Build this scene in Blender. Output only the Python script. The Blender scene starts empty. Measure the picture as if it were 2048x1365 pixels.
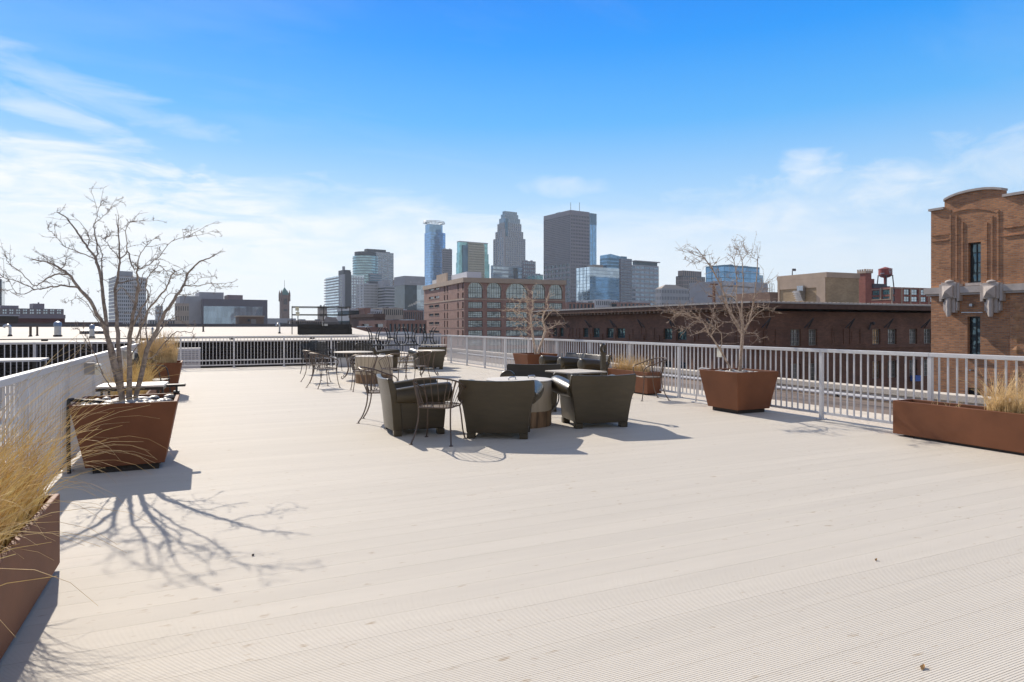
import bpy, math, random
from math import sin, cos, tan, pi, radians, sqrt, atan2, hypot
from mathutils import Vector, Matrix
random.seed(11)
sc = bpy.context.scene
COL = sc.collection

# ------------------------------------------------------------------ camera
F, UC, VH, EYE, YAW = 1320.0, 1024.0, 652.0, 1.42, radians(25)
FW = Vector((sin(YAW), cos(YAW))); RT = Vector((cos(YAW), -sin(YAW)))
cam = bpy.data.cameras.new('camera'); cam_o = bpy.data.objects.new('camera', cam); COL.objects.link(cam_o)
cam_o.location = (0, 0, EYE); cam_o.rotation_euler = (pi/2, 0, -YAW)
cam.sensor_width = 36; cam.lens = F/2048*36; cam.shift_y = -(682.5-VH)/2048
cam.clip_start = .05; cam.clip_end = 20000
sc.camera = cam_o

# ------------------------------------------------------------------ light
SUN_EL = radians(36); SUN_AZ = radians(-8.5)          # azimuth from +Y, clockwise
to_sun = Vector((sin(SUN_AZ)*cos(SUN_EL), cos(SUN_AZ)*cos(SUN_EL), sin(SUN_EL)))
sun = bpy.data.lights.new('sun', 'SUN'); sun.energy = 4.6; sun.angle = radians(.53); sun.color = (1, .90, .77)
sun_o = bpy.data.objects.new('sun', sun); COL.objects.link(sun_o)
sun_o.rotation_euler = (-to_sun).to_track_quat('-Z', 'Y').to_euler(); sun_o.location = (0, 0, 60)
sc.view_settings.view_transform = 'Standard'; sc.view_settings.look = 'None'
sc.view_settings.exposure = .38; sc.view_settings.gamma = 1
sc.cycles.max_bounces = 6; sc.cycles.diffuse_bounces = 3; sc.cycles.glossy_bounces = 3
sc.cycles.volume_bounces = 0; sc.cycles.caustics_reflective = False; sc.cycles.caustics_refractive = False

w = bpy.data.worlds.new('World'); sc.world = w; w.use_nodes = True
nt = w.node_tree; N = nt.nodes; Lk = nt.links
bg = N['Background']; bg.inputs['Strength'].default_value = .1
sky = N.new('ShaderNodeTexSky'); sky.sky_type = 'NISHITA'; sky.sun_disc = False
sky.sun_elevation = SUN_EL; sky.sun_rotation = SUN_AZ
sky.altitude = 300; sky.air_density = 1.0; sky.dust_density = .4; sky.ozone_density = 2.2
hs = N.new('ShaderNodeHueSaturation'); hs.inputs['Saturation'].default_value = 1.35; hs.inputs['Value'].default_value = 1.0
Lk.new(sky.outputs[0], hs.inputs['Color'])
tc = N.new('ShaderNodeTexCoord'); sep = N.new('ShaderNodeSeparateXYZ'); Lk.new(tc.outputs['Generated'], sep.inputs[0])
def wmath(op, a, b=None, c=None, clamp=False):
    n = N.new('ShaderNodeMath'); n.operation = op; n.use_clamp = clamp
    for i, q in enumerate((a, b, c)):
        if q is None: continue
        if isinstance(q, (int, float)): n.inputs[i].default_value = q
        else: Lk.new(q, n.inputs[i])
    return n.outputs[0]
zz = wmath('ADD', wmath('MAXIMUM', sep.outputs['Z'], 0.0), .12)
px = wmath('DIVIDE', sep.outputs['X'], zz); py = wmath('DIVIDE', sep.outputs['Y'], zz)
cb = N.new('ShaderNodeCombineXYZ'); Lk.new(px, cb.inputs[0]); Lk.new(py, cb.inputs[1])
def wnoise(rot, scl, loc, scale, det, rough, dist):
    mp = N.new('ShaderNodeMapping'); mp.inputs['Rotation'].default_value = (0, 0, rot); mp.inputs['Scale'].default_value = scl
    mp.inputs['Location'].default_value = loc
    Lk.new(cb.outputs[0], mp.inputs[0])
    n = N.new('ShaderNodeTexNoise'); n.inputs['Scale'].default_value = scale; n.inputs['Detail'].default_value = det
    n.inputs['Roughness'].default_value = rough; n.inputs['Distortion'].default_value = dist
    Lk.new(mp.outputs[0], n.inputs['Vector']); return n.outputs['Fac']
n1 = wnoise(radians(20), (.55, 1.7, 1), (3.1, 1.2, 0), .8, 8, .58, .35)
n2 = wnoise(radians(35), (.5, 1.2, 1), (7.4, 4.2, 0), .33, 4, .5, .1)
az = wmath('ARCTAN2', sep.outputs['X'], sep.outputs['Y']); el = wmath('ARCSINE', sep.outputs['Z'])
ca = N.new('ShaderNodeCombineXYZ'); Lk.new(az, ca.inputs[0]); Lk.new(el, ca.inputs[1])
def anoise(rot, scl, scale, det, rough, dist=.3):
    mp = N.new('ShaderNodeMapping'); mp.inputs['Rotation'].default_value = (0, 0, rot); mp.inputs['Scale'].default_value = scl; Lk.new(ca.outputs[0], mp.inputs[0])
    n = N.new('ShaderNodeTexNoise'); n.inputs['Scale'].default_value = scale; n.inputs['Detail'].default_value = det; n.inputs['Roughness'].default_value = rough; n.inputs['Distortion'].default_value = dist
    Lk.new(mp.outputs[0], n.inputs['Vector']); return n.outputs['Fac']
fine = anoise(radians(14), (3.5, 14, 1), 2.2, 9, .62, .5)
puff = anoise(radians(-12), (9, 17, 1), 1.6, 8, .6, .5)
def cdir(u, v):
    q = FW*F + RT*(u-UC); return math.atan2(q.x, q.y), math.atan2(VH-v, q.length)
total = None
def patch(u, v, su, sv, rot, amp, nz, edge):
    # a cloud bank round one direction of the sky, broken up by noise
    global total
    a0, e0 = cdir(u, v); c, s_ = cos(rot), sin(rot); da = wmath('SUBTRACT', az, a0); de = wmath('SUBTRACT', el, e0)
    x = wmath('DIVIDE', wmath('ADD', wmath('MULTIPLY', da, c), wmath('MULTIPLY', de, s_)), su/F)
    y = wmath('DIVIDE', wmath('SUBTRACT', wmath('MULTIPLY', de, c), wmath('MULTIPLY', da, s_)), sv/F)
    r2 = wmath('ADD', wmath('MULTIPLY', x, x), wmath('MULTIPLY', y, y))
    f = wmath('SUBTRACT', wmath('SUBTRACT', 1.0, r2), wmath('MULTIPLY', wmath('SUBTRACT', .62, nz), edge))
    f = wmath('MULTIPLY', f, amp, None, True)
    total = f if total is None else wmath('ADD', total, wmath('MULTIPLY', f, wmath('SUBTRACT', 1.0, total, None, True)))
patch(40, 480, 760, 190, radians(-6), .95, fine, 2.6)
patch(120, 350, 420, 90, radians(-12), .75, fine, 3.2)
patch(120, 155, 330, 42, radians(-14), .42, fine, 2.6)
patch(60, 210, 220, 30, radians(-14), .65, fine, 2.6)
patch(650, 440, 560, 90, radians(-3), .55, fine, 2.8)
patch(1120, 372, 110, 26, 0, .40, puff, 2.4)
patch(1620, 327, 85, 38, radians(4), .60, puff, 2.6)
patch(1960, 330, 240, 75, radians(10), .42, puff, 3.0)
patch(1560, 405, 330, 62, radians(4), .42, puff, 3.0)
patch(1050, 520, 900, 120, 0, .6, fine, 1.6)
lowz = wmath('SUBTRACT', 1.0, wmath('MULTIPLY', sep.outputs['Z'], 4.2), None, True)
veil0 = wmath('MULTIPLY', wmath('MULTIPLY', lowz, .55), wmath('MULTIPLY_ADD', sep.outputs['X'], -.8, .55, True))
thin = wmath('MULTIPLY', wmath('MULTIPLY_ADD', n1, 1.6, -.86, True), .35)
dens = wmath('ADD', wmath('ADD', total, veil0), thin, None, True)
ramp = N.new('ShaderNodeValToRGB'); Lk.new(sep.outputs['Z'], ramp.inputs[0])
els = ramp.color_ramp.elements; els[0].position = 0; els[1].position = .72
for q, c in ((.08,(.80,.90,1.0)), (.19,(.42,.69,.99)), (.29,(.11,.48,1.0)), (.39,(.008,.33,1.0)), (.46,(.0,.26,.98))): e = els.new(q); e.color = c+(1,)
els[0].color = (.90,.95,1.0,1); els[-1].color = (.01,.14,.55,1)
gain = N.new('ShaderNodeVectorMath'); gain.operation = 'SCALE'; gain.inputs['Scale'].default_value = 7.9; Lk.new(ramp.outputs[0], gain.inputs[0])
air = N.new('ShaderNodeMix'); air.data_type = 'RGBA'; air.inputs['Factor'].default_value = .9
Lk.new(hs.outputs[0], air.inputs['A']); Lk.new(gain.outputs[0], air.inputs['B'])
mix = N.new('ShaderNodeMix'); mix.data_type = 'RGBA'
Lk.new(dens, mix.inputs['Factor']); Lk.new(air.outputs['Result'], mix.inputs['A'])
mix.inputs['B'].default_value = (7.6, 7.8, 8.0, 1)
# added fill light: an unseen bright veil overhead and behind the terrace
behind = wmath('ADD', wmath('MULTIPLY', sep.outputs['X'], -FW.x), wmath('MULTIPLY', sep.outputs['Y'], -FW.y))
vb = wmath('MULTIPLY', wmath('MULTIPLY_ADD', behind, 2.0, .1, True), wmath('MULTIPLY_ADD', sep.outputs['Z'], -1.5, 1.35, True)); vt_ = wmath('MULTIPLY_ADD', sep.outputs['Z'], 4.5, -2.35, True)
fill_veil = wmath('MAXIMUM', vb, vt_)
fill_veil = wmath('MULTIPLY', fill_veil, wmath('MULTIPLY_ADD', n2, .5, .65, True))
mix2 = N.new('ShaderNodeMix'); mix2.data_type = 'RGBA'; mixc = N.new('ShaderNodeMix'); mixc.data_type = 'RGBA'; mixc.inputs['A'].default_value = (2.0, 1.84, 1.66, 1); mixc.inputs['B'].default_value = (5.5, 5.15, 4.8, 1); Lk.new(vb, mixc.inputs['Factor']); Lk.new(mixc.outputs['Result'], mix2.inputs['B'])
Lk.new(fill_veil, mix2.inputs['Factor']); Lk.new(mix.outputs['Result'], mix2.inputs['A']); mix = mix2
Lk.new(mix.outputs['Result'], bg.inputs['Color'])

# ------------------------------------------------------------------ pixel -> place helpers (plan of the real terrace)
def G(u, v, z=0.0):
    d = (EYE-z)*F/(v-VH); lat = (u-UC)/F*d
    p = FW*d + RT*lat
    return Vector((p.x, p.y, z))
def AT(u, v, d):
    lat = (u-UC)/F*d; p = FW*d + RT*lat
    return Vector((p.x, p.y, EYE + (VH-v)*d/F))
def ALONG(u, C, a):
    """distance t along the plan line C + t*a seen at column u, and depth there"""
    k = (u-UC)/F; q = RT - FW*k; C = Vector(C[:2]); a = Vector(a)
    t = -(C.dot(q))/(a.dot(q)); return t, (C + a*t).dot(FW)
def ZAT(v, d): return EYE + (VH-v)*d/F

# ------------------------------------------------------------------ mesh builder
class MB:
    def __init__(s): s.v = []; s.f = []; s.sm = []
    def add(s, vs, fs, sm=False):
        o = len(s.v); s.v += [tuple(p) for p in vs]; s.f += [tuple(i+o for i in f) for f in fs]; s.sm += [sm]*len(fs); return s
    def box(s, x0, x1, y0, y1, z0, z1):
        return s.add([(x0,y0,z0),(x1,y0,z0),(x1,y1,z0),(x0,y1,z0),(x0,y0,z1),(x1,y0,z1),(x1,y1,z1),(x0,y1,z1)],
              [(0,3,2,1),(4,5,6,7),(0,1,5,4),(1,2,6,5),(2,3,7,6),(3,0,4,7)])
    def bar(s, p, q, w, h=None, up=(0,0,1)):
        p = Vector(p); q = Vector(q); d = (q-p).normalized(); up = Vector(up); h = h or w
        if abs(d.dot(up)) > .98: up = Vector((0,1,0))
        a = d.cross(up).normalized()*(w/2); b = a.cross(d).normalized()*(h/2)
        vs = [p-a-b, p+a-b, p+a+b, p-a+b, q-a-b, q+a-b, q+a+b, q-a+b]
        return s.add(vs, [(0,1,2,3),(4,7,6,5),(0,4,5,1),(1,5,6,2),(2,6,7,3),(3,7,4,0)])
    def tube(s, pts, r, n=6, closed=False, sm=True):
        pts = [Vector(p) for p in pts]; m = len(pts); rr = r if isinstance(r, (list, tuple)) else [r]*m
        ref = None; vs = []
        for i, p in enumerate(pts):
            if closed: t = pts[(i+1) % m]-pts[i-1]
            else: t = pts[min(i+1, m-1)]-pts[max(i-1, 0)]
            t.normalize()
            if ref is None: ref = Vector((0,0,1)) if abs(t.z) < .9 else Vector((1,0,0))
            a = t.cross(ref)
            if a.length < 1e-4: a = t.cross(Vector((0,1,.1)))
            a.normalize(); b = t.cross(a); ref = b.cross(t)*1.0 if False else (a.cross(t))
            for k in range(n):
                g = 2*pi*k/n; vs.append(p + a*(rr[i]*cos(g)) + b*(rr[i]*sin(g)))
        fs = []
        for i in range(m if closed else m-1):
            j = (i+1) % m
            for k in range(n): fs.append((i*n+k, i*n+(k+1) % n, j*n+(k+1) % n, j*n+k))
        if not closed:
            fs.append(tuple(range(n-1, -1, -1))); fs.append(tuple((m-1)*n+k for k in range(n)))
        return s.add(vs, fs, sm)
    def lathe(s, prof, c=(0,0), n=24, sm=True):
        vs = []; fs = []; m = len(prof)
        for r, z in prof:
            for k in range(n): g = 2*pi*k/n; vs.append((c[0]+r*cos(g), c[1]+r*sin(g), z))
        for i in range(m-1):
            for k in range(n): fs.append((i*n+k, i*n+(k+1) % n, (i+1)*n+(k+1) % n, (i+1)*n+k))
        fs.append(tuple(range(n-1, -1, -1))); fs.append(tuple((m-1)*n+k for k in range(n)))
        return s.add(vs, fs, sm)
    def prism(s, poly, x0, x1, axis='x'):
        """poly = list of (a,z); extruded along axis between x0 and x1"""
        n = len(poly)
        if axis == 'x': vs = [(x0, a, z) for a, z in poly] + [(x1, a, z) for a, z in poly]
        else: vs = [(a, x0, z) for a, z in poly] + [(a, x1, z) for a, z in poly]
        fs = [tuple(range(n)), tuple(range(2*n-1, n-1, -1))] + [(i, i+n, (i+1) % n+n, (i+1) % n) for i in range(n)]
        return s.add(vs, fs)
    def blob(s, c, rx, ry, rz, n=8, m=5, jit=0):
        vs = []; fs = []
        for i in range(m+1):
            t = pi*i/m
            for k in range(n):
                g = 2*pi*k/n; q = 1+random.uniform(-jit, jit)
                vs.append((c[0]+rx*q*sin(t)*cos(g), c[1]+ry*q*sin(t)*sin(g), c[2]+rz*q*cos(t)))
        for i in range(m):
            for k in range(n): fs.append((i*n+k, (i+1)*n+k, (i+1)*n+(k+1) % n, i*n+(k+1) % n))
        return s.add(vs, fs, True)
    def build(s, name, mat, parent=None, loc=None, bevel=0, sharp=35):
        me = bpy.data.meshes.new(name); me.from_pydata(s.v, [], s.f); me.update()
        me.polygons.foreach_set('use_smooth', s.sm); 
        if any(s.sm): me.set_sharp_from_angle(angle=radians(sharp))
        if mat: me.materials.append(mat)
        o = bpy.data.objects.new(name, me); COL.objects.link(o)
        if parent: o.parent = parent
        if loc is not None: o.location = loc
        if bevel:
            b = o.modifiers.new('bevel', 'BEVEL'); b.width = bevel; b.segments = 2; b.limit_method = 'ANGLE'; b.angle_limit = radians(40)
            b.harden_normals = False
        return o

def tag(o, label=None, cat=None, group=None, kind=None):
    if label: o['label'] = label
    if cat: o['category'] = cat
    if group: o['group'] = group
    if kind: o['kind'] = kind
    return o
def thing(name, label, cat, loc=(0,0,0), rz=0, group=None):
    o = bpy.data.objects.new(name, None); COL.objects.link(o); o.empty_display_size = .2
    o.location = loc; o.rotation_euler = (0, 0, rz); return tag(o, label, cat, group)
def struct(name, mb, mat): return tag(mb.build(name, mat), kind='structure')
def kids(o): return [c for c in bpy.data.objects if c.parent == o]
def dup(o, loc=None, rz=None, label=None, parent=None):
    c = o.copy(); COL.objects.link(c)
    if parent: c.parent = parent
    if loc is not None: c.location = loc
    if rz is not None: c.rotation_euler = (0, 0, rz)
    if label: c['label'] = label
    for ch in kids(o): dup(ch, parent=c)
    return c
def face(fx, fy): return atan2(-fx, fy)

# ------------------------------------------------------------------ materials
def new_mat(name):
    m = bpy.data.materials.new(name); m.use_nodes = True; return m, m.node_tree, m.node_tree.nodes['Principled BSDF']
def lin(c): return tuple(c)+(1,)
def node(t, typ, **kw):
    n = t.nodes.new(typ)
    for k, v in kw.items():
        if hasattr(n, k): setattr(n, k, v)
        else: n.inputs[k].default_value = v
    return n
def M(name, col, rough=.6, metal=0, var=.12, vs=3.0, bump=0, bs=60, stretch=None, spec=None, coat=0, col2=None, thr=None):
    m, t, b = new_mat(name)
    tcn = node(t, 'ShaderNodeTexCoord'); vec = tcn.outputs['Object']
    if stretch:
        mp = node(t, 'ShaderNodeMapping'); mp.inputs['Scale'].default_value = stretch; t.links.new(vec, mp.inputs[0]); vec = mp.outputs[0]
    nz = node(t, 'ShaderNodeTexNoise', Scale=vs, Detail=6.0, Roughness=.6); t.links.new(vec, nz.inputs['Vector'])
    rp = node(t, 'ShaderNodeValToRGB')
    a = [max(0, c*(1-var)) for c in col]; d = [min(1, c*(1+var)) for c in (col2 or col)]
    rp.color_ramp.elements[0].color = lin(a); rp.color_ramp.elements[1].color = lin(d)
    rp.color_ramp.elements[0].position = thr[0] if thr else .3; rp.color_ramp.elements[1].position = thr[1] if thr else .7
    t.links.new(nz.outputs['Fac'], rp.inputs[0]); t.links.new(rp.outputs[0], b.inputs['Base Color'])
    b.inputs['Roughness'].default_value = rough; b.inputs['Metallic'].default_value = metal
    if spec is not None: b.inputs['Specular IOR Level'].default_value = spec
    if coat: b.inputs['Coat Weight'].default_value = coat; b.inputs['Coat Roughness'].default_value = .15
    if bump:
        n2 = node(t, 'ShaderNodeTexNoise', Scale=bs, Detail=4.0); t.links.new(vec, n2.inputs['Vector'])
        bp = node(t, 'ShaderNodeBump', Strength=bump, Distance=.01); t.links.new(n2.outputs['Fac'], bp.inputs['Height'])
        t.links.new(bp.outputs[0], b.inputs['Normal'])
    return m
def brick(name, c1, c2, mortar, bw=.22, bh=.075, ms=.012, bump=.4, rough=.85, var=.25):
    m, t, b = new_mat(name)
    tcn = node(t, 'ShaderNodeTexCoord'); sp = node(t, 'ShaderNodeSeparateXYZ'); t.links.new(tcn.outputs['Object'], sp.inputs[0])
    ad = node(t, 'ShaderNodeMath', operation='ADD'); t.links.new(sp.outputs[0], ad.inputs[0]); t.links.new(sp.outputs[1], ad.inputs[1])
    cbn = node(t, 'ShaderNodeCombineXYZ'); t.links.new(ad.outputs[0], cbn.inputs[0]); t.links.new(sp.outputs[2], cbn.inputs[1])
    bk = node(t, 'ShaderNodeTexBrick'); bk.inputs['Scale'].default_value = 1; bk.inputs['Brick Width'].default_value = bw
    bk.inputs['Row Height'].default_value = bh; bk.inputs['Mortar Size'].default_value = ms; bk.inputs['Mortar Smooth'].default_value = .2
    bk.inputs['Color1'].default_value = lin(c1); bk.inputs['Color2'].default_value = lin(c2); bk.inputs['Mortar'].default_value = lin(mortar)
    bk.inputs['Bias'].default_value = -.1
    t.links.new(cbn.outputs[0], bk.inputs['Vector'])
    nz = node(t, 'ShaderNodeTexNoise', Scale=.55, Detail=8.0, Roughness=.65); t.links.new(tcn.outputs['Object'], nz.inputs['Vector'])
    rp = node(t, 'ShaderNodeValToRGB'); rp.color_ramp.elements[0].position = .3; rp.color_ramp.elements[1].position = .72
    rp.color_ramp.elements[0].color = (1-var,)*3+(1,); rp.color_ramp.elements[1].color = (1+var*.6,)*3+(1,)
    t.links.new(nz.outputs['Fac'], rp.inputs[0])
    mx = node(t, 'ShaderNodeMix', data_type='RGBA', blend_type='MULTIPLY'); mx.inputs['Factor'].default_value = 1
    t.links.new(bk.outputs['Color'], mx.inputs['A']); t.links.new(rp.outputs[0], mx.inputs['B'])
    t.links.new(mx.outputs['Result'], b.inputs['Base Color']); b.inputs['Roughness'].default_value = rough
    if bump:
        bp = node(t, 'ShaderNodeBump', Strength=bump, Distance=.01, invert=True); t.links.new(bk.outputs['Fac'], bp.inputs['Height'])
        t.links.new(bp.outputs[0], b.inputs['Normal'])
    return m
def glass(name, col, rough=.06, metal=.75, wob=.03, ws=.05, var=.2, pane=(3.5, 3.8)):
    """mirror-coated facade glass: tint differs a little from pane to pane and panes sit slightly out of plane"""
    m, t, b = new_mat(name)
    tcn = node(t, 'ShaderNodeTexCoord')
    mp = node(t, 'ShaderNodeMapping'); mp.inputs['Scale'].default_value = (1/pane[0], 1/pane[0], 1/pane[1]); t.links.new(tcn.outputs['Object'], mp.inputs[0])
    ao = node(t, 'ShaderNodeVectorMath', operation='ADD'); ao.inputs[1].default_value = (.013, .013, .013); t.links.new(mp.outputs[0], ao.inputs[0])
    fl = node(t, 'ShaderNodeVectorMath', operation='FLOOR'); t.links.new(ao.outputs[0], fl.inputs[0])
    wn = node(t, 'ShaderNodeTexWhiteNoise'); t.links.new(fl.outputs[0], wn.inputs['Vector'])
    rp = node(t, 'ShaderNodeValToRGB')
    rp.color_ramp.elements[0].color = lin([c*(1-var) for c in col]); rp.color_ramp.elements[1].color = lin([min(1, c*(1+var)) for c in col])
    t.links.new(wn.outputs['Value'], rp.inputs[0]); t.links.new(rp.outputs[0], b.inputs['Base Color'])
    b.inputs['Roughness'].default_value = rough; b.inputs['Metallic'].default_value = metal
    nz = node(t, 'ShaderNodeTexNoise', Scale=ws, Detail=2.0); t.links.new(tcn.outputs['Object'], nz.inputs['Vector'])
    bp = node(t, 'ShaderNodeBump', Strength=wob, Distance=2.0); t.links.new(nz.outputs['Fac'], bp.inputs['Height'])
    t.links.new(bp.outputs[0], b.inputs['Normal'])
    return m

# ------------------------------------------------------------------ shared materials
m_white = M('white_rail_paint', (.57,.57,.585), .38, var=.05, vs=8, bump=.05, bs=90)
m_planter = M('brown_powder_coat', (.175,.068,.032), .62, var=.16, vs=2.2, bump=.12, bs=220, spec=.25)
m_dark = M('dark_base', (.035,.028,.024), .8)
m_soil = M('dry_soil', (.10,.065,.04), .95, var=.4, vs=14, bump=.8, bs=40)
m_bark = M('grey_bark', (.20,.155,.125), .9, var=.35, vs=22, bump=.6, bs=70, col2=(.30,.25,.21))
m_bark2 = M('pale_bark', (.29,.215,.165), .9, var=.35, vs=22, bump=.6, bs=70, col2=(.42,.335,.27))
m_grass = M('dry_grass', (.60,.27,.07), .7, var=.38, vs=9, col2=(.95,.58,.24))
m_grass2 = M('pale_dry_grass', (.50,.33,.15), .7, var=.3, vs=9, col2=(.78,.58,.30))
m_pebble = M('river_pebble', (.20,.20,.205), .45, var=.5, vs=5, col2=(.36,.35,.34))
m_shell = M('olive_brown_plastic', (.056,.043,.024), .30, var=.18, vs=3.5, bump=.22, bs=90, stretch=(1,1,4), spec=.42)
m_cush = M('olive_brown_seat', (.055,.05,.04), .33, var=.1)
m_iron = M('bronze_wrought_iron', (.115,.082,.062), .45, metal=.25, var=.2, vs=12)
m_iron_pale = M('pale_iron_mesh', (.30,.25,.205), .5, metal=.1, var=.2, vs=12)  # seat mesh, paler than the chair rods
m_iron_dark = M('black_iron', (.022,.021,.022), .45, var=.2)
m_top = M('weathered_metal_table_top', (.50,.46,.40), .6, metal=0, var=.15, vs=6)
m_blackplastic = M('black_plastic', (.018,.018,.02), .4)
m_cream = M('cream_plastic', (.72,.70,.60), .4, var=.05)
m_membrane = M('white_roof_membrane', (.50,.465,.42), .8, var=.10, vs=.5, bump=.2, bs=3)
m_galv = M('galvanised_steel', (.42,.44,.47), .35, metal=.8, var=.2, vs=6)
m_conc = M('pale_concrete_coping', (.60,.54,.46), .85, var=.14, vs=2.5, bump=.4, bs=25)

# deck material: painted ribbed decking, board to board differences, dirty streaks along the boards, a few brown stains
m_deck, t, b = new_mat('ribbed_painted_decking')
tcn = node(t, 'ShaderNodeTexCoord'); sp = node(t, 'ShaderNodeSeparateXYZ'); t.links.new(tcn.outputs['Object'], sp.inputs[0])
def tm(op, a, bb=None, c=None, clamp=False):
    n = node(t, 'ShaderNodeMath', operation=op); n.use_clamp = clamp
    for i, q in enumerate((a, bb, c)):
        if q is None: continue
        if isinstance(q, (int, float)): n.inputs[i].default_value = q
        else: t.links.new(q, n.inputs[i])
    return n.outputs[0]
bd = tm('FLOOR', tm('DIVIDE', sp.outputs['Y'], .2))
wn = node(t, 'ShaderNodeTexWhiteNoise', noise_dimensions='1D'); t.links.new(bd, wn.inputs['W'])
mp = node(t, 'ShaderNodeMapping'); mp.inputs['Scale'].default_value = (.35, 5, 1); t.links.new(tcn.outputs['Object'], mp.inputs[0])
st = node(t, 'ShaderNodeTexNoise', Scale=1.4, Detail=8.0, Roughness=.62); t.links.new(mp.outputs[0], st.inputs['Vector'])
mp2 = node(t, 'ShaderNodeMapping'); mp2.inputs['Scale'].default_value = (1.2, 4.0, 1); t.links.new(tcn.outputs['Object'], mp2.inputs[0])
sn = node(t, 'ShaderNodeTexNoise', Scale=2.1, Detail=6.0, Roughness=.7); t.links.new(mp2.outputs[0], sn.inputs['Vector'])
val = tm('ADD', tm('MULTIPLY_ADD', wn.outputs['Value'], .04, .96), tm('MULTIPLY', tm('SUBTRACT', st.outputs['Fac'], .5), .20))
stain = tm('MULTIPLY', tm('SUBTRACT', sn.outputs['Fac'], .665), 7.0, None, True)
mx = node(t, 'ShaderNodeMix', data_type='RGBA'); mx.inputs['A'].default_value = (.645,.608,.545,1); mx.inputs['B'].default_value = (.40,.31,.21,1)
mp3 = node(t, 'ShaderNodeMapping'); mp3.inputs['Scale'].default_value = (7, 16, 1); t.links.new(tcn.outputs['Object'], mp3.inputs[0])
sp3 = node(t, 'ShaderNodeTexNoise', Scale=1.3, Detail=3.0, Roughness=.5); t.links.new(mp3.outputs[0], sp3.inputs['Vector'])
big = node(t, 'ShaderNodeTexNoise', Scale=.45, Detail=3.0); t.links.new(tcn.outputs['Object'], big.inputs['Vector'])
speck = tm('MULTIPLY', tm('SUBTRACT', tm('ADD', sp3.outputs['Fac'], tm('MULTIPLY', big.outputs['Fac'], .22)), .765), 7.0, None, True)
t.links.new(tm('MAXIMUM', tm('MULTIPLY', stain, .6), tm('MULTIPLY', speck, .8)), mx.inputs['Factor'])
hv = node(t, 'ShaderNodeHueSaturation'); t.links.new(mx.outputs['Result'], hv.inputs['Color']); t.links.new(val, hv.inputs['Value'])
t.links.new(hv.outputs[0], b.inputs['Base Color']); b.inputs['Roughness'].default_value = .7; b.inputs['Specular IOR Level'].default_value = .22

# ------------------------------------------------------------------ deck and roofs round it
X0, X1, Y0, Y1 = -1.30, 8.62, -4.0, 24.35
mb = MB(); pit = .0125; nr = int((Y1-Y0)/pit)
prof = []
for i in range(nr):
    y = Y0 + i*pit; deep = -.0030 if i % 16 == 15 else -.0015; wv = .0080 if i % 16 == 15 else .0092
    prof += [(y, 0), (y+wv, 0), (y+wv+.0006, deep), (y+.0119, deep)]
prof.append((Y0+nr*pit, 0))
vs = []
for y, z in prof: vs += [(X0, y, z), (X1, y, z)]
mb.add(vs, [(2*i, 2*i+1, 2*i+3, 2*i+2) for i in range(len(prof)-1)])
struct('deck', mb, m_deck)
m_blk = M('weathered_brick_block', (.25,.16,.12), .9, var=.2)
struct('ground_floor_slab_under_deck', MB().box(X0-.02, X1+.02, Y0, Y1+.05, -24, -.03), m_blk).name = 'roof_slab'
# gravel edge strip, lower roof and its parapet outside the right-hand railing
m_grav = M('pale_roof_gravel', (.58,.52,.45), .95, var=.3, vs=30, bump=.8, bs=60)
m_broof = M('dark_brown_bitumen', (.085,.062,.048), .85, var=.45, vs=1.2, bump=.4, bs=20, stretch=(3,.4,1), col2=(.16,.12,.095))
struct('roof_edge', MB().box(8.64, 10.4, -6, 40, -1.2, -.07), m_conc)
struct('roof_edge_gravel', MB().box(8.66, 9.3, -6, 40, -.066, -.05), m_grav).name = 'roof_gravel'
struct('lower_roof', MB().box(10.42, 14.0, -6, 40, -24, -.27), m_broof)
wl = thing('parapet_wall', 'long cream coped parapet wall across the dark lower roof outside the railing', 'parapet', (14.02, 17, -.27))
MB().box(0, .32, -23, 23, -8, .14).build('wall', m_conc, wl)
MB().box(-.05, .40, -23, 23, .142, .26).build('coping', m_conc, wl)
pp = thing('roof_pipe', 'thin white pipe lying along the foot of the cream parapet', 'pipe', (13.7, 17, -.268))
MB().tube([(0,-20,.06),(0,-3,.06),(.02,6,.06),(0,20,.06)], .045, 8).build('pipe', m_white, pp)
for y in range(-18, 19, 3): MB().box(-.07, .07, y-.05, y+.05, 0, .045).build('support_block', m_dark, pp)

# city ground far below
m_ground = M('city_ground', (.17,.155,.14), .95, var=.35, vs=.02, bump=0)
struct('ground', MB().box(-1500, 2500, -800, 2700, -25, -24), m_ground)

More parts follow.
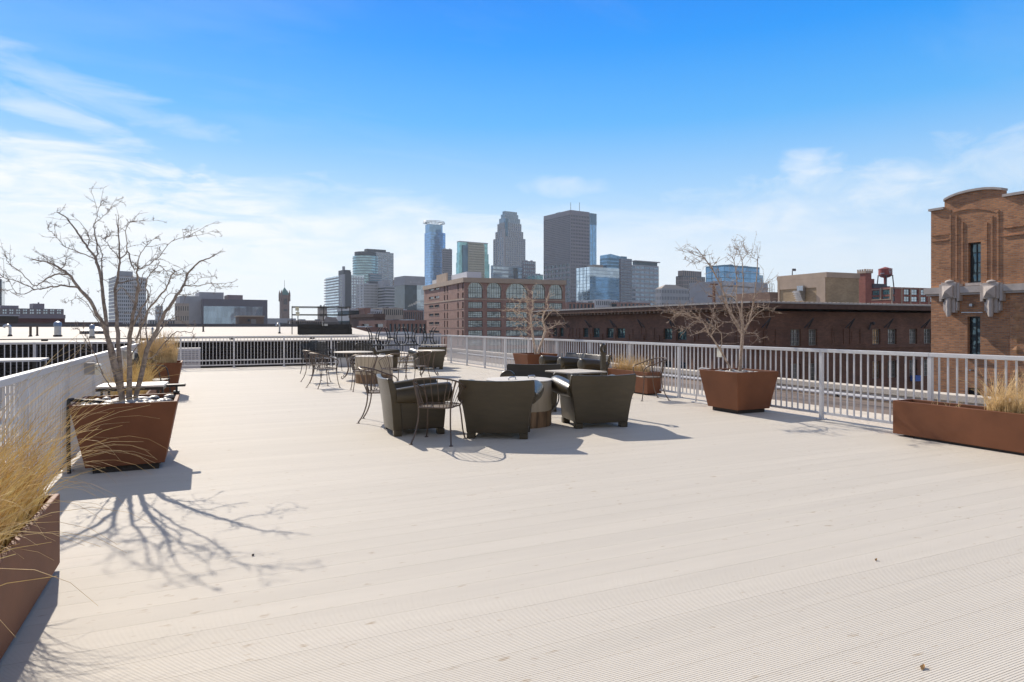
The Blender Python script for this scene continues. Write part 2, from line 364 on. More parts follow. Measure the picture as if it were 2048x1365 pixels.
# ------------------------------------------------------------------ railings
def railing(name, label, x0, y0, x1, y1, posts, z0=0, h=1.07, mid=None, phase=.111, mat=m_white):
    L = hypot(x1-x0, y1-y0); r = thing(name, label, 'railing', (x0, y0, z0), atan2(y1-y0, x1-x0))
    pl = [p for p in posts if 0 <= p <= L]
    edges = [0] + pl + [L]
    for a, c in zip(edges[:-1], edges[1:]):
        if c-a < .05: continue
        MB().box(a+.0015, c-.0015, -.032, .032, h-.052, h).build('top_rail', mat, r, bevel=.006)
        MB().box(a+.027, c-.027, -.015, .015, .08, .115).build('bottom_rail', mat, r)
        if mid: MB().box(a+.027, c-.027, -.017, .017, mid, mid+.04).build('middle_rail', mat, r)
        k = MB(); n = max(1, round((c-a)/phase)); 
        for i in range(1, n):
            x = a+(c-a)*i/n; k.box(x-.009, x+.009, -.009, .009, .116, h-.053)
        if k.v: k.build('baluster_panel', mat, r)
    for p in pl:
        q = MB().box(p-.026, p+.026, -.026, .026, 0, h-.054).build('post', mat, r, bevel=.004)
        k = MB().box(p-.06, p+.06, -.06, .06, .001, .011)
        for bx_ in (-.045,.045):
            for by_ in (-.045,.045): k.lathe([(.009,.0112),(.009,.02)], (p+bx_, by_), 6)
        k.build('base_plate', mat, r)
    return r
rp = [i*1.66+.4 for i in range(18)]
railing('railing', 'long white metal railing running along the deck edge facing the dark warehouse', 8.5, 24.2, 8.5, -3.0, [24.2-(7.1+1.66*i) for i in range(10, -7, -1)])
railing('railing', 'white metal railing across the far end of the deck before the white roof', -1.2, 24.2, 8.47, 24.2, [.5+1.61*i for i in range(6)], mid=.24)
lf = railing('railing', 'white railing seen end-on beside the tall grass trough and tree planter', -1.22, -3.0, -1.22, 24.17, [.7+1.66*i for i in range(17)])

def wall_lamp(p, label):
    t_ = thing('wall_lamp', label, 'lamp', p, 0, 'lamps on the slatted railing')
    MB().box(-.05, .05, -.02, .02, -.05, .08).build('bracket', M('lamp_bracket', (.35,.34,.33), .5), t_)
    MB().box(.052, .11, -.055, .055, -.06, .07).build('lens', m_cream, t_, bevel=.02)
wall_lamp((-1.15, 8.6, .93), 'small cream box lamp on the railing just behind the tree planter')
wall_lamp((-1.15, 12.4, .93), 'small cream box lamp on the railing beside the blonde grass')

# ------------------------------------------------------------------ planters
def shell(hx, hy, bx, by, z0, h, th=.035, dip=.075):
    m = MB(); o = [(-1,-1),(1,-1),(1,1),(-1,1)]
    A = [(sx*bx, sy*by, z0) for sx, sy in o]; B = [(sx*hx, sy*hy, h) for sx, sy in o]
    Cc = [(sx*(hx-th), sy*(hy-th), h) for sx, sy in o]; f = dip/(h-z0)
    D = [(sx*((hx-th)+(bx-hx)*f), sy*((hy-th)+(by-hy)*f), h-dip) for sx, sy in o]
    fs = [(3,2,1,0)]
    for i in range(4):
        j = (i+1) % 4; fs += [(i, j, 4+j, 4+i), (4+i, 4+j, 8+j, 8+i), (8+i, 8+j, 12+j, 12+i)]
    return m.add(A+B+Cc+D, fs), (D[2][0], D[2][1])
def planter(label, loc, hx, hy, bx, by, h=.68, z0=.065, rz=0, group='brown square tree planters', cat='planter', soil=True):
    t_ = thing('planter', label, cat, loc, rz, group)
    sh, (sx, sy) = shell(hx, hy, bx, by, z0, h); sh.build('body', m_planter, t_, bevel=.006)
    MB().box(-bx*.84, bx*.84, -by*.84, by*.84, 0, z0-.002).build('base', m_dark, t_)
    q = MB(); nx = max(4, int(sx*10)); ny = max(4, int(sy*10)); vs = []; fs = []
    for j in range(ny+1):
        for i in range(nx+1): vs.append(((i/nx*2-1)*(sx+.004), (j/ny*2-1)*(sy+.004), h-.085+random.uniform(0, .03)))
    for j in range(ny):
        for i in range(nx): a = j*(nx+1)+i; fs.append((a, a+1, a+nx+2, a+nx+1))
    q.add(vs, fs); q.build('soil', m_soil, t_)
    return t_
def pebbles(loc, hx, hy, z, n=70):
    q = MB()
    for i in range(n):
        r = random.uniform(.028, .062); x, y = random.uniform(-hx, hx), random.uniform(-hy, hy)
        q.blob((x, y, z+random.uniform(0, .02)), r*random.uniform(.9,1.3), r*random.uniform(.9,1.3), r*.55, 9, 6, .05)
    o = q.build('pebbles', m_pebble, loc=loc); tag(o, kind='stuff'); return o
planter('brown tapered square planter with pebbles and the largest bare tree, by the tall blonde grass', (-.69, 7.72, 0), .45, .45, .335, .335)
pb = pebbles((-.69, 7.72, 0), .37, .37, .635, 90); pb['label'] = 'smooth grey river pebbles around the largest bare tree'
planter('brown tapered square planter with a bare tree against the railing below the tan penthouse', (8.07, 8.38, 0), .45, .45, .345, .345)
pb = pebbles((8.07, 8.38, 0), .37, .37, .625, 70); pb['label'] = 'smooth grey river pebbles under the bare tree by the railing'
planter('brown tapered square planter with the small bare tree, partly behind the dark armchairs', (8.02, 15.75, 0), .45, .45, .345, .345)
planter('brown tapered square planter holding upright blonde grass by the side railing', (-.86, 15.35, 0), .45, .45, .34, .34)
planter('long low brown trough in front of the railing corner below the tan brick building', (8.28, 4.05, 0), .19, 1.62, .19, 1.62, .455, .03, group='long brown grass troughs')
planter('long low brown trough of blonde grass next to the lone wire chair', (8.36, 11.75, 0), .18, .73, .18, .73, .47, .03, group='long brown grass troughs')
planter('long low brown trough overflowing with tall blonde grass beside the camera', (-.98, 3.05, 0), .215, 1.57, .215, 1.57, .44, .03, group='long brown grass troughs')
planter('long low brown trough with blonde grass hidden behind the largest bare tree', (-.95, 11.2, 0), .215, 1.5, .215, 1.5, .44, .03, group='long brown grass troughs')

# ------------------------------------------------------------------ dry ornamental grass
def blade(m, p, h, lean, az, r, droop=.5, n=7, tipw=.25):
    pts = []; rr = []; x, y, z = p; seg = h/n; el = radians(90)-lean*.35; dr = lean*.65+droop
    for i in range(n+1):
        pts.append((x, y, z)); rr.append(r*(1-(1-tipw)*(i/n)))
        e = el - dr*((i/n)**1.4); x += seg*cos(e)*cos(az); y += seg*cos(e)*sin(az); z += seg*sin(e)
    m.tube(pts, rr, 3, sm=False)
def grass(label, rects, n, hr, lr, mat, rad=.0022, out=0, bias=(0,0), droop=(.1,.9), group=None):
    m = MB()
    for i in range(n):
        x0, x1, y0, y1, z = random.choice(rects)
        cx = (x0+x1)/2; x = random.uniform(x0, x1); y = random.uniform(y0, y1)
        az = atan2(random.gauss(0,1)+bias[1], random.gauss(0,1)+bias[0])
        blade(m, (x, y, z), random.uniform(*hr)*random.choice((1,1,.8,.6)), random.uniform(*lr), az, rad*random.uniform(.7,1.4), random.uniform(*droop))
    o = m.build('ornamental_grass', mat); tag(o, label, 'grass', group or 'clumps of dry ornamental grass'); return o
grass('thick mass of tall blonde grass spilling from the trough beside the camera', [(-1.14,-.82,1.6,4.5,.36)], 2300, (.30,.76), (.1,1.1), m_grass, .0028, bias=(.3,.2))
g2 = MB()
for i in range(46):
    blade(g2, (random.uniform(-1.1,-.85), random.uniform(3.0,4.5), .38), random.uniform(.8,1.25), random.uniform(.35,.9), random.uniform(-.35,1.0), .0021, random.uniform(.4,1.1), 9)
for i in range(40):
    blade(g2, (random.uniform(-1.0,-.8), random.uniform(2.2,4.4), .42), random.uniform(.5,.95), random.uniform(.8,1.2), random.uniform(-.9,.5), .0018, random.uniform(1.0,1.9), 9)
tag(g2.build('grass_stalks', m_grass2), 'long loose arching stalks leaning out of the tall blonde grass', 'grass', 'clumps of dry ornamental grass')
grass('round tuft of short pale dry grass in the trough below the tan brick building', [(8.17,8.39,3.55,4.62,.38),(8.2,8.36,4.2,4.6,.38)], 900, (.18,.62), (.1,1.1), m_grass2, .0023)
grass('a few short dry stubs at the bare end of the trough below the tan brick building', [(8.2,8.4,4.9,5.4,.38)], 14, (.08,.2), (.3,1.2), m_grass2, .003)
grass('orange-blonde dry grass in the trough next to the lone wire chair', [(8.24,8.48,11.3,12.4,.39)], 620, (.15,.55), (.1,1.2), m_grass2, .0035)
grass('blonde grass in the trough glimpsed between the stems of the largest bare tree', [(-1.12,-.78,9.9,12.6,.36)], 1000, (.3,.7), (.05,.9), m_grass, .003, bias=(.2,0))
grass('upright golden grass in the planter by the far side railing', [(-1.2,-.52,15.1,15.7,.6)], 900, (.45,.75), (.0,.35), m_grass2, .004, droop=(0,.3))

# ------------------------------------------------------------------ bare trees (stems followed branch by branch, spread in depth)
def tree(name, label, soil, d0, stems, scale, origin, rbase, mat, seed, spread=.55, twigs=1.0, fat=1.0):
    rnd = random.Random(seed); t_ = thing(name, label, 'tree', soil, 0, 'bare multi-stem trees in planters')
    S = Vector(soil); trunk = MB(); br = MB(); tw = MB()
    def wp(q, dep): return AT(origin[0]+q[0]/scale, origin[1]+q[1]/scale, d0+dep)
    dirs = {}; done = {}
    def twig(m, p, d, L, r, depth=0):
        pts = [p]; n = 4; q = p.copy(); dd = d.copy()
        for i in range(n):
            dd = (dd + Vector((rnd.gauss(0,.13), rnd.gauss(0,.13), rnd.gauss(.03,.12)))).normalized(); q = q + dd*(L/n); pts.append(q.copy())
            if depth < 1 and rnd.random() < .5: twig(m, q, (dd+Vector((rnd.gauss(0,.9), rnd.gauss(0,.9), rnd.gauss(0,.7)))).normalized(), L*.4, r*.7, depth+1)
            if rnd.random() < .5:
                e = Vector((rnd.gauss(0,1), rnd.gauss(0,1), rnd.gauss(0,1))).normalized()
                m.tube([q, q+e*.018], [r*.9, r*.5], 3, sm=False)
        m.tube(pts, [r*(1-.6*i/n) for i in range(n+1)], 4)
    for si, (kind, z0, z1, r0, r1, pts) in enumerate(stems):
        world = []; n = len(pts); key = tuple(pts[0])
        base = done.get(key, None)
        zs = rnd.uniform(-spread, spread) if z1 is None else z1
        zstart = base if base is not None else z0
        for i, q in enumerate(pts):
            f = i/(n-1); dep = zstart + (zs-zstart)*f**.9; done.setdefault(tuple(q), dep); world.append(wp(q, dep))
        if kind == 's': world[0] = S + Vector(((world[0]-S).x*.5, (world[0]-S).y*.3, -.03))
        # resample with slight waviness
        fine = []; rr = []
        for i in range(n-1):
            k = 4
            p0 = world[max(i-1,0)]; p1 = world[i]; p2 = world[i+1]; p3 = world[min(i+2,n-1)]
            for j in range(k):
                u = j/k; a = .5*((2*p1)+(p2-p0)*u+(2*p0-5*p1+4*p2-p3)*u*u+(3*p1-p0-3*p2+p3)*u**3)
                fine.append(a + Vector((rnd.gauss(0,.004), rnd.gauss(0,.004), rnd.gauss(0,.004))))
        fine.append(world[-1]); m_ = len(fine)
        rr = [fat*(r0*.74+(r1*.5-r0*.74)*(i/(m_-1))**.72)*rnd.uniform(.92,1.09) for i in range(m_)]
        tgt = trunk if kind == 's' else br
        loc = [p-S for p in fine]
        tgt.tube(loc, rr, 7 if kind == 's' else 6)
        for i in range(2 if kind == 'b' else 6, m_-1):
            for _ in range(rnd.choice((0,1,1,2,2))):
                if rnd.random() > .8*twigs: continue
                dv = (loc[i+1]-loc[i]).normalized()
                e = (dv*.4 + Vector((rnd.gauss(0,.8), rnd.gauss(0,.8), rnd.gauss(.15,.6)))).normalized()
                L = rnd.choice((.02,.03,.04,.06,.10,.18) if twigs <= 1 else (.03,.05,.09,.14,.2,.3))*rnd.uniform(.8,1.3)
                if L < .05: tw.tube([loc[i], loc[i]+e*(L+rr[i])], [.0032,.0016], 3, sm=False)
                else: twig(tw, loc[i], e, L, (.0026 if twigs <= 1 else .0036)*fat)
        for i in range(int(m_*.3), m_-1):
            if rnd.random() > (.075 if twigs <= 1 else .13): continue
            dv = (loc[i+1]-loc[i]).normalized(); e = (dv*.75+Vector((rnd.gauss(0,.6), rnd.gauss(0,.6), rnd.gauss(.25,.45)))).normalized()
            q = loc[i].copy(); sp_ = [q.copy()]; L = rnd.uniform(.12,.34); k = 7
            for j in range(k):
                e = (e+Vector((rnd.gauss(0,.10), rnd.gauss(0,.10), rnd.gauss(.04,.09)))).normalized(); q = q+e*(L/k); sp_.append(q.copy())
                if rnd.random() < .6: twig(tw, q, (e*.5+Vector((rnd.gauss(0,.7), rnd.gauss(0,.7), rnd.gauss(.1,.6)))).normalized(), rnd.uniform(.03,.13), .0024 if twigs <= 1 else .0032)
            br.tube(sp_, [max(.0028, rr[i]*.5)*(1-.6*j/k) for j in range(k+1)], 5)
        dv = (loc[-1]-loc[-2]).normalized()
        for _ in range(2): twig(tw, loc[-1], (dv+Vector((rnd.gauss(0,.35), rnd.gauss(0,.35), rnd.gauss(0,.35)))).normalized(), .07, .0024)
    trunk.build('trunk', mat, t_); br.build('branches', mat, t_); tw.build('twigs', mat, t_)
    return t_
A = [
 ('s',0,-.25,.040,.010,[(870,1500),(820,1200),(770,1050),(720,930),(640,790),(560,700),(490,610),(440,570),(340,520),(235,500)]),
 ('b',0,-.5,.015,.004,[(560,700),(440,690),(340,705),(250,715),(180,680),(60,640),(10,630)]),
 ('b',0,.1,.012,.004,[(490,610),(400,610),(320,650),(250,690),(160,600),(60,520),(45,490)]),
 ('b',0,-.6,.008,.003,[(250,715),(150,750),(40,720)]),
 ('b',0,.3,.008,.003,[(440,570),(470,530),(470,480),(380,510)]),
 ('s',0,.45,.036,.010,[(860,1500),(800,1200),(770,1000),(740,760),(720,600),(690,500),(630,420),(560,310),(490,215),(410,160)]),
 ('b',0,.1,.010,.003,[(690,500),(620,470),(520,430),(460,400),(400,330),(340,280)]),
 ('b',0,.7,.008,.003,[(630,420),(640,340),(590,250),(530,195)]),
 ('b',0,.6,.013,.003,[(690,500),(700,400),(680,300),(680,240),(710,150),(725,90)]),
 ('b',0,.2,.006,.003,[(680,240),(740,190),(800,130)]),
 ('b',0,.35,.012,.006,[(740,760),(735,600),(730,520),(735,470),(700,380)]),
 ('s',0,.1,.034,.008,[(840,1500),(850,1100),(840,900),(830,750),(850,600),(860,500),(850,350),(840,230)]),
 ('b',0,-.3,.010,.003,[(860,500),(910,440),(905,320),(920,240),(950,225)]),
 ('b',0,.4,.008,.003,[(860,500),(800,420),(740,350),(680,330)]),
 ('b',0,-.2,.010,.004,[(910,440),(950,540),(970,570),(1060,540),(1150,470),(1210,390),(1310,340),(1345,345)]),
 ('s',0,-.35,.042,.012,[(930,1500),(930,1200),(940,1000),(980,800),(985,650),(990,555)]),
 ('b',0,-.6,.008,.003,[(990,555),(1000,480),(1060,390),(1110,350)]),
 ('s',0,.3,.036,.008,[(990,1500),(1060,1150),(1130,1000),(1190,880),(1270,760),(1320,690),(1350,600),(1420,530),(1500,490),(1560,460)]),
 ('b',0,.6,.009,.003,[(1320,690),(1400,690),(1500,675),(1570,675),(1660,665)]),
 ('b',0,.0,.006,.003,[(1320,690),(1380,680),(1430,640),(1540,620)]),
 ('b',-.2,-.5,.014,.004,[(940,1000),(1000,880),(1060,780),(1050,680),(1080,600),(1140,540),(1130,480)]),
 ('b',0,-.3,.006,.003,[(1140,540),(1190,580),(1220,640)]),
 ('b',-.15,-.4,.016,.008,[(980,1080),(1060,870),(1150,760),(1200,690),(1240,600),(1245,580)]),
 ('b',0,-.6,.008,.003,[(1240,600),(1275,615),(1310,600)]),
 ('b',.1,.5,.012,.004,[(1060,1150),(1150,1010),(1200,950),(1260,920),(1330,960)]),
 ('b',.1,-.5,.012,.004,[(1050,1220),(1100,1200),(1200,1080),(1270,1020),(1380,1030),(1390,1050)]),
 ('b',-.1,-.55,.012,.004,[(800,1420),(760,1365),(690,1200),(640,1100),(600,1000)]),
 ('b',0,.55,.009,.003,[(770,1050),(680,900),(630,820),(560,780),(480,810)]),
 ('b',0,.6,.012,.004,[(830,750),(870,700),(930,760),(980,860)]),
 ('b',.1,.5,.012,.005,[(1060,1150),(1050,1000),(1060,880),(1080,700)]),
 ('b',.1,.6,.010,.004,[(1130,1000),(1150,900),(1170,800),(1230,740),(1330,760),(1400,740)]),
 ('b',.1,-.6,.010,.004,[(930,1200),(1010,1080),(1000,960),(1060,900)]),
]
tree('bare_tree', 'largest bare grey tree, many-stemmed and wide, in a pebbled planter', (-.69, 7.74, .62), 6.73, A, 3.592, (0,380), .05, m_bark, 5)
B = [
 ('s',0,.0,.036,.012,[(600,940),(600,700),(560,600),(500,500),(470,400),(430,300),(370,200),(320,130),(270,65)]),
 ('b',0,.3,.010,.003,[(320,130),(230,100),(145,75)]),
 ('b',0,-.3,.008,.003,[(320,130),(290,160),(250,175)]),
 ('b',0,-.2,.008,.003,[(370,200),(400,180),(420,150)]),
 ('s',0,-.3,.026,.008,[(590,940),(600,700),(590,560),(560,450),(560,300),(540,150),(510,115)]),
 ('b',0,-.1,.009,.003,[(540,150),(560,80),(545,15)]),
 ('s',0,.3,.030,.008,[(605,940),(610,680),(600,500),(610,350),(605,200),(600,150)]),
 ('b',0,.0,.009,.003,[(600,150),(640,100),(690,95)]),
 ('b',0,.4,.007,.003,[(600,150),(580,90),(570,60)]),
 ('b',.1,.3,.024,.010,[(610,680),(650,600),(680,480),(700,350),(715,150),(720,130)]),
 ('b',0,-.2,.010,.004,[(680,480),(690,420),(740,350),(790,310)]),
 ('b',0,.5,.008,.003,[(715,150),(650,110),(630,80)]),
 ('b',.1,-.3,.014,.004,[(620,650),(690,560),(740,520),(810,515)]),
 ('b',0,.4,.020,.006,[(600,700),(520,560),(480,470),(440,440),(400,330)]),
 ('s',-.1,-.3,.028,.010,[(520,940),(440,800),(370,700),(310,600),(230,560),(170,520),(100,560)]),
 ('b',0,-.5,.010,.003,[(310,600),(250,600),(200,640),(170,660)]),
 ('b',0,-.1,.010,.003,[(310,600),(200,510),(130,530),(60,520),(0,510)]),
 ('b',0,.0,.012,.004,[(370,700),(410,640),(390,560),(400,480)]),
 ('b',0,-.5,.009,.003,[(330,640),(280,680),(220,700)]),
 ('b',0,.2,.009,.003,[(230,560),(150,540),(70,590)]),
 ('b',0,-.3,.010,.003,[(600,700),(650,680),(700,690),(730,740)]),
 ('b',0,.5,.010,.003,[(480,470),(430,400),(350,330),(250,290)]),
 ('b',-.1,-.4,.014,.004,[(440,800),(450,700),(400,640),(330,620),(290,540)]),
 ('b',.1,.3,.010,.003,[(560,600),(470,600),(400,560),(370,500)]),
 ('b',.0,-.4,.010,.003,[(640,620),(640,540),(700,500),(760,480)]),
 ('b',.0,.4,.010,.003,[(560,450),(500,400),(420,420),(360,400)]),
 ('b',.0,.2,.008,.003,[(540,500),(520,420),(540,330),(500,260)]),
]
tree('bare_tree', 'pale bare tree with a leaning low stem in a planter below the tan penthouse', (8.07, 8.38, .62), 10.95, B, 3.657, (1320,480), .05, m_bark2, 9, twigs=2.2)
Cc = [
 ('s',0,.1,.030,.010,[(1620,1060),(1560,950),(1540,800),(1530,650),(1560,550),(1550,480),(1500,430)]),
 ('b',0,.4,.010,.003,[(1560,550),(1555,400),(1560,360)]),
 ('s',0,-.1,.030,.010,[(1630,1060),(1700,940),(1720,850),(1690,760),(1700,650),(1760,560),(1740,480),(1770,370)]),
 ('b',0,.3,.012,.004,[(1530,650),(1420,620),(1300,610),(1180,610)]),
 ('b',0,-.2,.010,.004,[(1300,610),(1320,560),(1400,490),(1430,380)]),
 ('b',0,.1,.008,.003,[(1400,490),(1330,470),(1240,450)]),
 ('b',0,-.4,.010,.003,[(1690,760),(1780,640),(1880,600)]),
 ('b',0,.3,.010,.003,[(1720,850),(1800,830),(1850,800),(1900,765)]),
 ('b',0,-.3,.014,.004,[(1540,800),(1450,720),(1380,640),(1200,560)]),
 ('b',0,.5,.010,.003,[(1540,800),(1480,860),(1420,800),(1250,710)]),
 ('b',0,-.1,.010,.003,[(1700,650),(1620,640),(1560,680)]),
 ('b',0,.4,.010,.003,[(1560,950),(1480,900),(1440,860),(1330,850)]),
 ('b',0,-.4,.010,.003,[(1720,850),(1640,800),(1600,740),(1620,660)]),
 ('b',0,.2,.009,.003,[(1530,650),(1480,560),(1490,480),(1460,420)]),
 ('b',0,-.5,.009,.003,[(1560,950),(1460,980),(1400,930)]),
]
tree('bare_tree', 'small bare tree in the planter in front of the arched brick building', (8.02, 15.75, .60), 17.65, Cc, 6.606, (830,530), .045, M('sunlit_bark', (.46,.35,.26), .9, var=.3, vs=22, col2=(.60,.49,.39)), 21, spread=.5, twigs=2.2, fat=1.7)  # bark colour lightened to paint sunlight onto this small tree

# ------------------------------------------------------------------ bulbous moulded armchairs
def make_armchair():
    t_ = thing('armchair', '', 'armchair', (0,0,0), 0, 'dark moulded armchairs with rolled arms')
    zs = [(.075,.385,-.335),(.20,.40,-.345),(.36,.425,-.36),(.46,.445,-.372),(.53,.468,-.384),(.60,.474,-.398),(.68,.476,-.413),(.735,.474,-.424),(.75,.470,-.427)]
    m = MB(); nx = 12; vs = []
    for side in (0, 1):
        for zi, (z, hw, yb) in enumerate(zs):
            th = .115 if z < .5 else .115-.055*(z-.5)/.25
            for i in range(nx+1):
                x = (i/nx*2-1)*hw; cur = -.045*(1-(i/nx*2-1)**2)
                zz_ = z - (.016*(1-(i/nx*2-1)**2) if zi >= len(zs)-2 else 0)
                vs.append((x, yb+cur + (th if side else 0), zz_))
    R = len(zs); W = nx+1; fs = []
    for r in range(R-1):
        for i in range(nx):
            a = r*W+i; fs.append((a, a+1, a+W+1, a+W)); c = R*W+a; fs.append((c, c+W, c+W+1, c+1))
    for i in range(nx):
        a = (R-1)*W+i; fs.append((a, a+1, R*W+a+1, R*W+a)); c = i; fs.append((c, R*W+c, R*W+c+1, c+1))
    for r in range(R-1):
        a = r*W; fs.append((a, a+W, R*W+a+W, R*W+a)); a = r*W+nx; fs.append((a, R*W+a, R*W+a+W, a+W))
    m.add(vs, fs, True); m.build('backrest', m_shell, t_, bevel=.008)
    # side panels and front skirt as one hollow body
    bd = MB()
    for s in (-1, 1):
        poly = [(-.30,.078),(.33,.078),(.345,.30),(.34,.50),(-.26,.50)]
        n = len(poly)
        xo = [s*.375, s*.375, s*.395, s*.405, s*.405]; xi = s*.30
        vv = [(xo[i], y, z) for i, (y, z) in enumerate(poly)] + [(xi, y, z) for y, z in poly]
        ff = [tuple(range(n)) if s < 0 else tuple(range(n-1,-1,-1)), tuple(range(2*n-1,n-1,-1)) if s < 0 else tuple(range(n,2*n))]
        ff += [(i, i+n, (i+1) % n+n, (i+1) % n) if s < 0 else (i, (i+1) % n, (i+1) % n+n, i+n) for i in range(n)]
        bd.add(vv, ff)
    bd.box(-.299,.299,.22,.32,.11,.30)
    bd.build('body', m_shell, t_, bevel=.012)
    for sx in (-1, 1):
        for y0, y1, w0 in ((-.33,-.23,.385), (.24,.335,.378)):
            x0, x1 = sorted((sx*w0, sx*(w0-.105)))
            MB().box(x0, x1, y0, y1, 0, .0765).build('foot', m_shell, t_, bevel=.006)
    # seat
    st_ = MB(); n = 10; vs = []; fs = []
    for j in range(n+1):
        for i in range(n+1):
            x = (i/n*2-1)*.298; y = -.24+.57*j/n; e = (1-(i/n*2-1)**4)*(1-(j/n*2-1)**6)
            vs.append((x, y, .335+.055*e))
    for j in range(n):
        for i in range(n): a = j*(n+1)+i; fs.append((a, a+1, a+n+2, a+n+1))
    st_.add(vs, fs, True); st_.build('seat', m_cush, t_)
    for s in (-1, 1):
        pts = []; rr = []
        for i in range(11):
            f = i/10; pts.append((s*(.415+.018*f), -.31+.70*f, .525+.035*f)); rr.append(.092+.036*sin(min(1,f*1.15)*pi/2))
        pts += [(s*.434,.405,.561),(s*.434,.412,.561)]; rr += [.112,.06]
        MB().tube(pts, rr, 20).build('armrest', m_shell, t_, sharp=50)
    return t_
ac = make_armchair(); used = []
def armchair(x, y, fx, fy, label):
    o = ac if not used else dup(ac); used.append(1)
    o.location = (x, y, .001); o.rotation_euler = (0, 0, face(fx, fy)); o['label'] = label; return o
armchair(3.49, 7.86, .5, .866, 'dark moulded armchair turned squarely away from the camera, hiding most of a drum table')
armchair(2.56, 8.63, .995, -.09, 'dark moulded armchair seen from its side behind a wire chair')
armchair(5.07, 8.10, .2, .98, 'dark moulded armchair seen from behind with a square table just past it')
armchair(5.08, 10.02, -.45, -.89, 'dark moulded armchair facing the camera across the drum table with a lid')
armchair(7.98, 14.08, -.995, -.06, 'dark moulded armchair against the railing, next to the small tree planter')
armchair(7.98, 13.16, -.995, -.06, 'dark moulded armchair against the railing, between its twin and the grass trough')
armchair(5.25, 20.75, .97, -.2, 'dark moulded armchair at the far end of the deck, seen from its side')
armchair(6.65, 20.75, -.05, .998, 'dark moulded armchair at the far end of the deck, back to the camera')

# ------------------------------------------------------------------ wire barrel chairs
def rod(k, pts, r, n=6, cl=False): k.tube(pts, r, n, cl)
def curve(ps, k=6):
    ps = [Vector(p) for p in ps]; out = []; n = len(ps)
    for i in range(n-1):
        p0 = ps[max(i-1,0)]; p1 = ps[i]; p2 = ps[i+1]; p3 = ps[min(i+2,n-1)]
        for j in range(k):
            u = j/k; out.append(.5*((2*p1)+(p2-p0)*u+(2*p0-5*p1+4*p2-p3)*u*u+(3*p1-p0-3*p2+p3)*u**3))
    out.append(ps[-1]); return out
def make_wire():
    t_ = thing('wire_chair', '', 'chair', (0,0,0), 0, 'wrought iron barrel back chairs')
    rim = []
    for i in range(32):
        g = 2*pi*i/32; c, s_ = cos(g), sin(g); e = .42
        x = .225*math.copysign(abs(c)**e, c); y = .215*math.copysign(abs(s_)**e, s_)
        rim.append((x*(1 if y > 0 else .92), y, .435+.012*(y > .15)))
    k = MB(); rod(k, rim, .0095, 6, True); k.build('seat_rim', m_iron, t_)
    k = MB()
    for i in range(-11, 12):
        x = i*.0185; yy = .205 if abs(i) < 10 else .15
        k.box(x-.0042, x+.0042, -yy, yy, .432, .435)
        if abs(i) < 11: k.box(-.2, .2, x-.0042, x+.0042, .4285, .4315)
    k.build('seat', m_iron_pale, t_)
    rail = curve([(.285,.16,.645),(.295,.02,.69),(.285,-.13,.745),(.20,-.27,.785),(0,-.325,.80),(-.20,-.27,.785),(-.285,-.13,.745),(-.295,.02,.69),(-.285,.16,.645)], 5)
    k = MB(); rod(k, rail, .0105, 7); 
    for sx in (-1, 1): rod(k, curve([(sx*.285,.16,.645),(sx*.275,.21,.60),(sx*.235,.20,.50),(sx*.222,.17,.436)], 5), .009)
    k.build('back_rail', m_iron, t_)
    k = MB(); n = 15
    for i in range(n):
        f = i/(n-1); g = pi*(1.0+f); bx = .205*cos(g); by = -.02+.185*sin(g) if True else 0
        bx = -.21*math.copysign(abs(cos(g))**.7, cos(g)); by = -.205*abs(sin(g))**.55
        p = rail[int(round(4+f*(len(rail)-9)))]
        k.tube([(bx, by, .437), (bx*.55+p.x*.45, by*.55+p.y*.45-.01, .437*.55+p.z*.45), tuple(p)], .0042, 5)
    k.build('back_spindles', m_iron, t_)
    for sx in (-1, 1):
        k = MB(); rod(k, curve([(sx*.205,.185,.435),(sx*.222,.20,.30),(sx*.235,.225,.12),(sx*.255,.25,.012)], 5), .0095); 
        k.lathe([(.012,.012),(.024,.008),(.026,.001)], (sx*.257,.252), 10); k.build('leg', m_iron, t_)
        k = MB(); rod(k, curve([(sx*.27,-.18,.758),(sx*.232,-.175,.60),(sx*.205,-.17,.45),(sx*.205,-.185,.28),(sx*.225,-.235,.12),(sx*.25,-.30,.012)], 5), .0098)
        k.lathe([(.012,.012),(.024,.008),(.026,.001)], (sx*.252,-.303), 10); k.build('leg', m_iron, t_)
    return t_
wc = make_wire(); usedw = []
def wire(x, y, fx, fy, label):
    o = wc if not usedw else dup(wc); usedw.append(1)
    o.location = (x, y, .0); o.rotation_euler = (0, 0, face(fx, fy)); o['label'] = label; return o
wire(2.62, 7.74, .61, .79, 'wire barrel chair nearest the camera, its spindled back towards us')
wire(2.40, 9.78, .93, -.35, 'wire barrel chair half hidden behind the side-on dark armchair')
wire(7.77, 10.42, -.97, .22, 'lone wire barrel chair in front of the low grass trough by the railing')
wire(2.50, 15.60, .93, .36, 'front wire barrel chair of the pair standing out on open deck')
wire(2.58, 17.25, .95, .3, 'rear wire barrel chair of the pair standing out on open deck')
wire(3.18, 14.55, .12, .99, 'wire barrel chair with its back to us before the far rusty drum')
wire(3.92, 14.75, -.25, .97, 'wire barrel chair right of another in front of the far rusty drum, back to us')
wire(4.72, 15.55, -.96, -.2, 'wire barrel chair side-on beside the far rusty drum, pale hooped rail catching sun')

